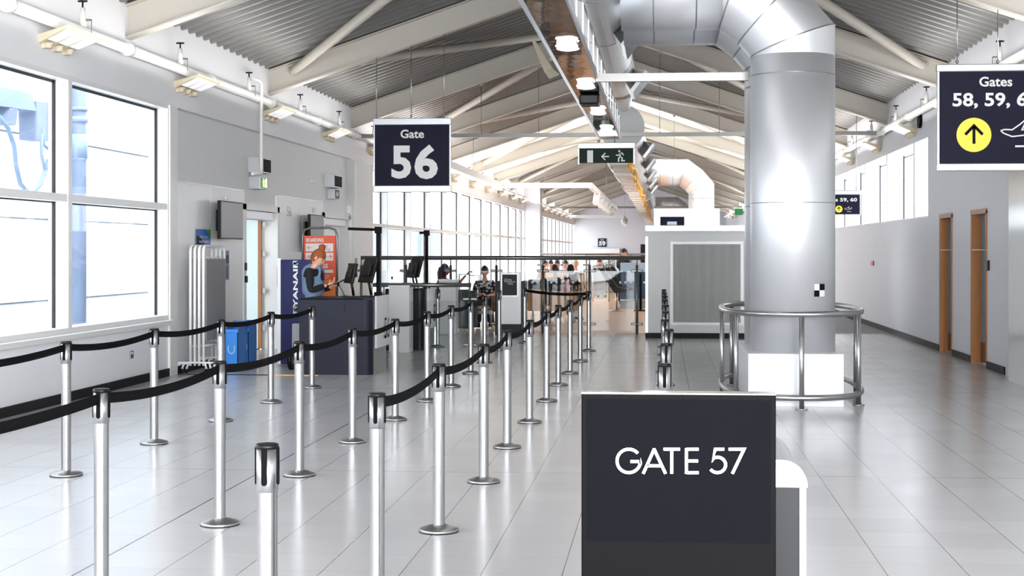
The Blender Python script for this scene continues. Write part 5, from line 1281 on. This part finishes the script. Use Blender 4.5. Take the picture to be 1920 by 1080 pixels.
def hand_mesh(mb, wrist, dirv, palm_n, curl=0.5, side=1, s=1.0):
    d = Vector(dirv).normalized(); n = Vector(palm_n); n = (n - d * n.dot(d)).normalized(); u = d.cross(n) * side
    W = Vector(wrist)
    nodes = {'w': (*W, 0.024 * s), 'p': (*(W + d * 0.045 * s), (0.036 * s, 0.017 * s)), 'q': (*(W + d * 0.08 * s), (0.038 * s, 0.015 * s))}
    mb2 = skin_mesh(nodes, [('w', 'p'), ('p', 'q')], 'w', 1); mb.add(mb2.v, mb2.f, True)
    for i, L in enumerate((0.068, 0.078, 0.072, 0.056)):
        b = W + (d * 0.085 + u * (0.027 - 0.018 * i)) * s; pts = [b]; a = 0.15
        for k in range(3):
            a += curl * (0.7 + 0.15 * i); dd = d * math.cos(a) + n * math.sin(a); pts.append(pts[-1] + dd * L * s * (0.45, 0.32, 0.23)[k])
        mb.tube([b - d * 0.02 * s] + pts, [0.0095 * s, 0.009 * s, 0.0085 * s, 0.008 * s, 0.006 * s], 8)
    b = W + (d * 0.03 + u * 0.032) * s; t = (d * 0.65 + u * 0.6 + n * 0.45).normalized(); mb.tube([b - t * 0.015, b, b + t * 0.035 * s, b + (t + n * 0.5 + d * 0.2) * 0.05 * s], [0.013 * s, 0.012 * s, 0.0105 * s, 0.007 * s], 8)
def person(label, J, skin, top, top_m, bottom_m, hair_m, head_yaw=0.0, head_pitch=0.0, sleeves='long', hair='short', group=None, curls=(0.5, 0.5), palms=None, shoes_m='cloth_black', vest=None, legs=True):
    """J: world joints: pelvis, chest, neck, head, shL, elL, wrL, shR, elR, wrR, hiL, knL, anL, toL (and R)"""
    base = J['base']; o = thing('person', label, 'person', base, group)
    V = {k: Vector(v) for k, v in J.items()}
    body = MB()
    R = head_mesh(body, V['head'], head_yaw, head_pitch)
    nd = {'pelvis': (*V['pelvis'], (0.145, 0.11)), 'waist': (*V['pelvis'].lerp(V['chest'], 0.45), (0.125, 0.095)), 'chest': (*V['chest'], (0.155, 0.11)), 'neckb': (*V['neck'], 0.055), 'neckt': (*(V['neck'].lerp(V['head'], 0.6)), 0.048)}
    ed = [('pelvis', 'waist'), ('waist', 'chest'), ('chest', 'neckb'), ('neckb', 'neckt')]
    for s in 'LR':
        nd['sh' + s] = (*V['sh' + s], 0.055); nd['el' + s] = (*V['el' + s], 0.038); nd['wr' + s] = (*V['wr' + s], 0.024)
        ed += [('chest', 'sh' + s), ('sh' + s, 'el' + s), ('el' + s, 'wr' + s)]
        if legs:
            nd['hi' + s] = (*V['hi' + s], 0.085); nd['kn' + s] = (*V['kn' + s], 0.055); nd['an' + s] = (*V['an' + s], 0.036); nd['to' + s] = (*V['to' + s], 0.03)
            ed += [('pelvis', 'hi' + s), ('hi' + s, 'kn' + s), ('kn' + s, 'an' + s), ('an' + s, 'to' + s)]
    b2 = skin_mesh(nd, ed, 'pelvis'); body.add(b2.v, b2.f, True)
    for i, s in enumerate('LR'):
        d = (V['wr' + s] - V['el' + s]).normalized(); pn = palms[i] if palms else Vector((0, 0, -1))
        if 'hd' + s in V: d = (V['hd' + s] - V['wr' + s]).normalized()
        hand_mesh(body, V['wr' + s], d, pn, curls[i], 1 if s == 'L' else -1)
    part('body', body, skin, o)
    def garment(name, keys, grow, m, ends=None):
        n2 = {}
        for k in keys:
            r = nd[k][3]; r = tuple(q + grow for q in r) if isinstance(r, tuple) else r + grow; n2[k] = (*nd[k][:3], r)
        if ends:
            for (a_, b_, f, nm) in ends:
                p = Vector(nd[a_][:3]).lerp(Vector(nd[b_][:3]), f); ra = nd[a_][3]; n2[nm] = (*p, (ra if not isinstance(ra, tuple) else ra[0]) * 0.8 + grow)
        e2 = [(a_, b_) for a_, b_ in ed if a_ in n2 and b_ in n2] + [(a_, nm) for (a_, b_, f, nm) in (ends or [])]
        g_ = skin_mesh(n2, e2, keys[0]); return part(name, g_, m, o)
    ks = ['pelvis', 'waist', 'chest', 'shL', 'shR']
    if sleeves == 'long': ks += ['elL', 'elR']; en = [('elL', 'wrL', 0.85, 'cL'), ('elR', 'wrR', 0.85, 'cR'), ('chest', 'neckb', 0.7, 'nk')]
    elif sleeves == 'half': en = [('shL', 'elL', 0.8, 'cL'), ('shR', 'elR', 0.8, 'cR'), ('chest', 'neckb', 0.7, 'nk')]
    else: en = [('chest', 'neckb', 0.4, 'nk')]
    en = [(a_, b_, f, nm) for a_, b_, f, nm in en]
    garment(top, ks, 0.014, top_m, en)
    if vest:
        garment(vest[0], ['pelvis', 'waist', 'chest'], 0.05, vest[1], [('chest', 'shL', 0.85, 'aL'), ('chest', 'shR', 0.85, 'aR'), ('chest', 'neckb', 0.3, 'nn')])
    if legs:
        garment('trousers', ['pelvis', 'waist', 'hiL', 'hiR', 'knL', 'knR'], 0.024, bottom_m, [('knL', 'anL', 1.0, 'fL'), ('knR', 'anR', 1.0, 'fR')])
        for s in 'LR':
            a_, t_ = V['an' + s], V['to' + s]; q = skin_mesh({'h': (*(a_ + (a_ - t_).normalized() * 0.03 - Vector((0, 0, 0.02))), 0.042), 'm': (*a_.lerp(t_, 0.5), (0.045, 0.04)), 't': (*t_, (0.042, 0.03))}, [('h', 'm'), ('m', 't')], 'm'); part('shoe', q, shoes_m, o)
    # hair: cap over the skull
    H = V['head']
    def hp(x, y, z): return H + R @ Vector((x, y, z))
    q = MB(); bm = bmesh.new(); bmesh.ops.create_uvsphere(bm, u_segments=24, v_segments=16, radius=1); idx = {}; vs = []; fs = []
    for v in bm.verts:
        x, y, z = v.co; idx[v.index] = len(vs); vs.append(hp(x * 0.085, y * 0.104 - 0.008, z * 0.127 + 0.006))
    for f in bm.faces:
        cc = f.calc_center_median()
        lim = 0.25 if cc.y > 0.35 else (-0.15 if cc.y > -0.1 else -0.55)
        if hair == 'scarf': lim = -0.1 if cc.y > 0.55 else -1.1
        if cc.z > lim: fs.append([idx[v.index] for v in f.verts])
    bm.free(); q.add(vs, fs, True)
    if hair == 'bun':
        q.ball(hp(0, -0.03, 0.155), 0.05, 12, (1, 1, 0.9)); q.ball(hp(0.012, 0.0, 0.13), 0.03, 10); q.tube([hp(0.05, 0.06, 0.07), hp(0.07, 0.02, 0.02), hp(0.078, -0.02, -0.05)], 0.012, 6); q.tube([hp(-0.05, 0.06, 0.07), hp(-0.07, 0.02, 0.02), hp(-0.078, -0.02, -0.05)], 0.012, 6)
    if hair == 'long':
        q.tube([hp(0, -0.05, 0.05), hp(0, -0.09, -0.06), hp(0, -0.1, -0.18), hp(0, -0.09, -0.3)], [0.08, 0.085, 0.075, 0.04], 14)
        for sx in (-1, 1): q.tube([hp(sx * 0.06, 0.0, 0.05), hp(sx * 0.08, -0.01, -0.05), hp(sx * 0.075, -0.02, -0.2)], [0.03, 0.028, 0.015], 8)
    if hair == 'tied': q.ball(hp(0, -0.11, 0.03), 0.045, 10)
    hr = link_mesh('headscarf' if hair == 'scarf' else 'hair', q, hair_m, o, fix=False)
    ey = MB()
    for sx in (-1, 1): ey.ball(hp(sx * 0.03, 0.084, 0.01), 0.008, 8)
    part('eye', ey, 'black_matte', o)
    br = MB(); br.tube([hp(-0.022, 0.088, -0.052), hp(0, 0.096, -0.05), hp(0.022, 0.088, -0.052)], 0.004, 6); part('mouth', br, 'red', o)
    return o, hp
def frame(base, yaw):          # local (right, forward, up) -> world
    c, s = math.cos(yaw), math.sin(yaw); b = Vector(base)
    return lambda x, y, z: b + Vector((c * x - s * y, s * x + c * y, z))
# staff woman: in profile facing right, looking down at a phone
B0 = at(588, HY, 20.0); F = frame((B0.x, B0.y, 0), -PI / 2 - 0.12)
k = 1.0
J = dict(base=F(0, 0, 0), pelvis=F(0, 0, 0.93), chest=F(0, 0.0, 1.22), neck=F(0, 0.02, 1.38), head=F(0, 0.07, 1.50),
         shL=F(-0.17, 0.0, 1.33), elL=F(-0.2, 0.04, 1.06), wrL=F(-0.09, 0.24, 1.10), hdL=F(-0.04, 0.34, 1.13),
         shR=F(0.17, 0.0, 1.33), elR=F(0.2, 0.03, 1.05), wrR=F(0.08, 0.23, 1.13), hdR=F(0.03, 0.32, 1.18),
         hiL=F(-0.09, 0, 0.86), knL=F(-0.1, 0.02, 0.48), anL=F(-0.1, -0.02, 0.09), toL=F(-0.11, 0.14, 0.04), hiR=F(0.09, 0, 0.86), knR=F(0.1, 0.03, 0.48), anR=F(0.1, 0.0, 0.09), toR=F(0.11, 0.16, 0.04))
person('woman with ginger bun in a denim waistcoat looking down at a phone behind counter 56', J, 'skin_light', 'jumper', 'cloth_black', 'denim', 'hair_ginger', -PI / 2 - 0.12, -0.55, 'long', 'bun', vest=('waistcoat', 'denim'), palms=(Vector((0, 0, 1)), Vector((0, 0, 1))), curls=(0.4, 0.45))
p = F(-0.0, 0.38, 1.17); q = MB(); q.box(-0.04, 0.04, -0.085, 0.085, -0.005, 0.005, bev=0.003)
Rm = Matrix.Rotation(-PI / 2 - 0.12, 3, 'Z') @ Matrix.Rotation(0.45, 3, 'X'); q.v = [p + Rm @ v for v in q.v]
single('mobile_phone', q, 'black_plastic', 'black phone held by the woman behind counter 56', 'phone', p)
def seated(label, px, zc, yaw, skin, top, top_m, bot_m, hair_m, hy, hpch, sleeves='long', hair='short', lean=0.0, arms='lap', seat=0.46, vest=None, scale=1.0):
    b = at(px, HY, zc); F = frame((b.x, b.y, 0), yaw); L = lean
    ch = (0, 0.05 + L * 0.5, seat + 0.42 - L * 0.12); hd = (0, 0.10 + L * 1.05, seat + 0.74 - L * 0.42)
    J = dict(base=F(0, 0, 0), pelvis=F(0, 0.0, seat + 0.1), chest=F(*ch), neck=F(0, 0.06 + L * 0.8, seat + 0.59 - L * 0.24), head=F(*hd),
             shL=F(-0.17, ch[1] + 0.01, ch[2] + 0.1), shR=F(0.17, ch[1] + 0.01, ch[2] + 0.1))
    if arms == 'lap': J.update(elL=F(-0.22, ch[1] + 0.08, ch[2] - 0.16), wrL=F(-0.06, ch[1] + 0.3, ch[2] - 0.17), elR=F(0.22, ch[1] + 0.08, ch[2] - 0.16), wrR=F(0.06, ch[1] + 0.31, ch[2] - 0.14))
    if arms == 'raise': J.update(elL=F(-0.22, ch[1] + 0.08, ch[2] - 0.16), wrL=F(-0.06, ch[1] + 0.3, ch[2] - 0.17), elR=F(0.28, ch[1] + 0.22, ch[2] + 0.02), wrR=F(0.36, ch[1] + 0.38, ch[2] + 0.22))
    for s, sx in (('L', -1), ('R', 1)): J.update({'hi' + s: F(sx * 0.09, 0.06, seat + 0.08), 'kn' + s: F(sx * 0.12, 0.46, seat + 0.06), 'an' + s: F(sx * 0.12, 0.48, 0.09), 'to' + s: F(sx * 0.13, 0.63, 0.04)})
    return person(label, J, skin, top, top_m, bot_m, hair_m, hy, hpch, sleeves, hair, vest=vest), F
(o1, hp), F = seated('woman with dark hair and blue headphones waving a raised hand by the window', 826, 30.0, -PI / 2 + 0.5, 'skin_brown', 'top', 'cloth_plum', 'cloth_black', 'hair_dark', -PI / 2 + 0.2, 0.1, 'half', 'long', arms='raise')
q = MB(); q.tube([hp(-0.095, 0, 0.0), hp(-0.09, 0, 0.1), hp(0, 0, 0.14), hp(0.09, 0, 0.1), hp(0.095, 0, 0.0)], 0.01, 8); q.ball(hp(0.095, 0, 0), 0.035, 12, (0.6, 1, 1)); q.ball(hp(-0.095, 0, 0), 0.035, 12, (0.6, 1, 1)); part('headphones', q, 'headphone_blue', o1, 'blue headphones')
seated('woman in a black and white patterned shirt looking down at her hands', 909, 30.5, PI + 0.1, 'skin_light', 'shirt', 'cloth_plaid', 'cloth_black', 'hair_dark', PI - 0.1, -0.2, 'half', 'tied', seat=0.42)
seated('person in a white shirt with dark tied hair looking down', 1041, 33.6, PI, 'skin_dark', 'shirt', 'cloth_white', 'cloth_black', 'hair_dark', PI, -0.3, 'long', 'tied', seat=0.42)
(o2, hp), F = seated('person in pink top and white cap bent forward on the bench', 1041, 32.9, -PI / 2 + 0.25, 'skin_dark', 'top', 'cloth_pink', 'cloth_white', 'cloth_white', -PI / 2 - 0.2, -0.9, 'half', 'short', lean=0.32, seat=0.38)
q = MB(); q.ball(hp(0, -0.0, 0.035), 1, 18, (0.095, 0.112, 0.11)); q.tube([hp(-0.06, 0.09, 0.06), hp(0, 0.15, 0.045), hp(0.06, 0.09, 0.06)], 0.02, 8); part('cap', q, 'cloth_white', o2, 'white cap')
seated('person in a black headscarf behind the white cap', 1068, 33.7, PI + 0.3, 'skin_dark', 'top', 'cloth_black', 'cloth_black', 'cloth_black', PI + 0.3, -0.5, 'long', 'scarf', seat=0.42)
q = MB(); c = at(1035, 540, 32.25); q.box(c.x - 0.27, c.x + 0.2, c.y, c.y + 0.25, 0.46, 1.0, bev=0.07); single('backpack', q, 'cloth_black', 'black backpack on the bench in front of the person in white', 'bag', c)
q = MB(); c = at(1006, 540, 32.25); q.box(c.x - 0.2, c.x + 0.2, c.y, c.y + 0.25, 0.46, 0.96, bev=0.05); single('holdall', q, 'cloth_black', 'black holdall on the bench beside the notice stand', 'bag', c)
# far standing man at the blue desk
b = at(1168, HY, 42.5); F = frame((b.x, b.y, 0), -PI * 0.5 + 0.9)
J = dict(base=F(0, 0, 0), pelvis=F(0, 0, 0.95), chest=F(0, 0.02, 1.24), neck=F(0, 0.03, 1.4), head=F(0, 0.06, 1.54), shL=F(-0.17, 0, 1.35), elL=F(-0.24, 0.06, 1.1), wrL=F(-0.1, 0.25, 1.15), shR=F(0.17, 0, 1.35), elR=F(0.24, 0.06, 1.1), wrR=F(0.1, 0.25, 1.15),
         hiL=F(-0.09, 0, 0.88), knL=F(-0.1, 0.02, 0.5), anL=F(-0.1, 0, 0.09), toL=F(-0.1, 0.14, 0.04), hiR=F(0.09, 0, 0.88), knR=F(0.1, 0.02, 0.5), anR=F(0.1, 0, 0.09), toR=F(0.1, 0.14, 0.04))
person('distant man standing with head bowed above the dark blue desk', J, 'skin_light', 'jacket', 'cloth_black', 'cloth_black', 'hair_dark', PI * 0.7, -0.4, 'long', 'short')
for k_, (px, zc, tm, hm, lab) in enumerate(((1023, 44.5, 'cloth_grey', 'hair_dark', 'distant seated person in grey at the left of the far group'), (1033, 44.0, 'cloth_grey', 'hair_dark', 'distant seated person in grey cap beside the far left one'), (1044, 44.8, 'cloth_grey', 'hair_dark', 'distant seated person in grey at the right of the far trio'),
        (1062, 44.5, 'cloth_grey', 'hair_dark', 'distant seated person between the trio and the fair-haired one'), (1080, 44.2, 'cloth_white', 'hair_fair', 'distant fair-haired seated person in white and blue'), (1123, 50.0, 'cloth_black', 'hair_dark', 'distant dark-haired seated person by the walkway balustrade'))):
    seated(lab, px, zc, PI + 0.2 * ((k_ % 3) - 1), 'skin_light', 'top', tm, 'cloth_grey', hm, PI + 0.3 * ((k_ % 2) - 0.5), -0.2, seat=0.45)
def far_bench(px0, px1, zc, z1, label, m):
    a = at(px0, HY, zc); b = at(px1, HY, zc); o = thing('bench_seat', label, 'bench', ((a.x + b.x) / 2, a.y, 0), 'distant benches')
    q = MB(); q.box(a.x, b.x, a.y, a.y + 0.05, 0.08, z1, bev=0.01); part('backrest', q, m, o); q = MB(); q.box(a.x, b.x, a.y + 0.05, a.y + 0.55, 0.45, 0.58, bev=0.02); part('seat', q, 'black_matte', o)
    for x in (a.x + 0.1, b.x - 0.1): q = MB(); q.box(x - 0.02, x + 0.02, a.y + 0.1, a.y + 0.5, 0, 0.45); part('leg', q, 'steel', o)
far_bench(1012, 1096, 43.2, 0.93, 'distant tan bench back in front of the far seated group', 'bench_wood')
far_bench(1113, 1136, 49.2, 0.95, 'distant grey bench back beside the walkway balustrade', 'grey_fabric')
for k_, (px, zc) in enumerate(((1156, 38.5), (1165, 40.5), (1172, 42.6))):
    c = at(px, HY, zc); o = thing('lounge_chair', ('nearest', 'middle', 'farthest')[k_] + ' dark grey tilted lounge chair left of the dark blue desk', 'chair', (c.x, c.y, 0), 'dark lounge chairs by the walkway'); q = MB()
    q.prism([(c.x - 0.45, 1.1), (c.x - 0.35, 1.15), (c.x + 0.05, 0.62), (c.x + 0.3, 0.6), (c.x + 0.3, 0.5), (c.x - 0.05, 0.48)], 'y', c.y - 0.25, c.y + 0.25); part('shell', q, 'charcoal', o)
    q = MB(); q.tube([(c.x + 0.0, c.y, 0.5), (c.x + 0.0, c.y, 0.03)], 0.03, 8); q.lathe(c.x, c.y, [(0.2, 0), (0.2, 0.02), (0.04, 0.04)], 16); part('pedestal', q, 'steel', o)
# ------------------------------------------------------------------ outside
q = MB(); q.box(-90, XL - 0.4, -20, 160, -0.3, -0.15); struct('ground_outside', q, 'apron')
o = thing('outside_building', 'overexposed white clad building outside the near window', 'building', (-11.1, 14, -0.1)); q1 = MB(); q1.box(-11.3, -11.0, 12, 38, -0.1, 9); part('cladding', q1, 'outside_white', o)
q1 = MB()
for z in (-0.2 + 0.9, 2.15, 3.6, 5.05): q1.box(-11.0, -10.985, 12, 38, z, z + 0.02)
part('joint', q1, 'bag_dark', o)
X = -8.6; yp_ = yon(148, X); o = thing('outside_pole', 'pale blue steel pole with collar outside the near window', 'pole', (X, yp_, -0.1))
q = MB(); q.tube([(X, yp_, -0.15), (X, yp_, 6)], 0.105, 20); part('shaft', q, 'outside_grey', o)
z1 = zon(148, 265, X); q = MB(); q.tube([(X, yp_, z1 - 0.25), (X, yp_, z1 + 0.1)], 0.125, 20); q.tube([(X, yp_, z1 + 0.28), (X, yp_, z1 + 0.36)], 0.13, 20); q.tube([(X, yp_, z1 + 0.45), (X, yp_, z1 + 0.5)], 0.13, 20); q.tube([(X, yp_, z1 - 0.38), (X, yp_, z1 - 0.25)], [0.02, 0.125], 16); part('collar', q, 'outside_blue', o)
X = -8.4; W = lambda px, py: Vector((X, yon(px, X), zon(px, py, X)))
o = thing('jetbridge_gear', 'pale machinery arm with hanging blue cable loops outside the left window', 'machinery', W(40, 200))
def xbox(pts, dx=0.25):
    q = MB(); P = [W(*p) for p in pts]; n = len(P); q.add(P + [p - Vector((dx, 0, 0)) for p in P], [tuple(range(n)), tuple(range(n, 2 * n))] + [(i, (i + 1) % n, n + (i + 1) % n, n + i) for i in range(n)]); return q
part('boom', xbox([(-60, 150), (60, 175), (68, 208), (-60, 190)]), 'outside_blue', o); part('upright', xbox([(68, 190), (92, 192), (92, 265), (70, 262)]), 'outside_grey', o); part('motor_housing', xbox([(20, 200), (34, 205), (30, 235), (10, 232)]), 'outside_grey', o)
q = MB(); q.tube([W(-5, 215), W(15, 240), W(27, 275), W(30, 310), W(38, 345), (W(58, 364)), W(76, 345), W(88, 310), W(90, 300)], 0.03, 8); q.tube([W(78, 250), W(78, 290), W(84, 318), W(92, 315)], 0.026, 8); q.tube([W(80, 240), W(82, 272), W(92, 280)], 0.022, 8); part('cable', q, 'denim', o)
for k, (px0, px1, zt, X, m_, lab) in enumerate(((735, 757, 3.0, -22, 'outside_grey', 'faint blue building block outside, left of the tall lounge windows'), (778, 812, 5.0, -30, 'outside_blue', 'faint pale tower outside behind the lounge windows'), (845, 866, 4.2, -26, 'outside_grey', 'faint block outside between lounge mullions'), (889, 898, 5.5, -34, 'outside_blue', 'faint farther block outside the lounge windows'), (920, 936, 4.5, -26, 'outside_grey', 'farthest faint block outside the lounge windows'))):
    ya, yb = yon(px0, X), yon(px1, X); o = thing('outside_building', lab, 'building', (X, ya, -0.15), 'faint buildings outside'); q = MB(); q.box(X - 4, X, ya, yb, -0.15, zt); part('wall', q, m_, o)
    q = MB()
    for i in range(4): q.box(X, X + 0.02, ya + 0.5, yb - 0.5, 0.3 + i * 0.7, 0.5 + i * 0.7)
    part('window_band', q, 'outside_grey' if m_ != 'outside_grey' else 'denim', o)
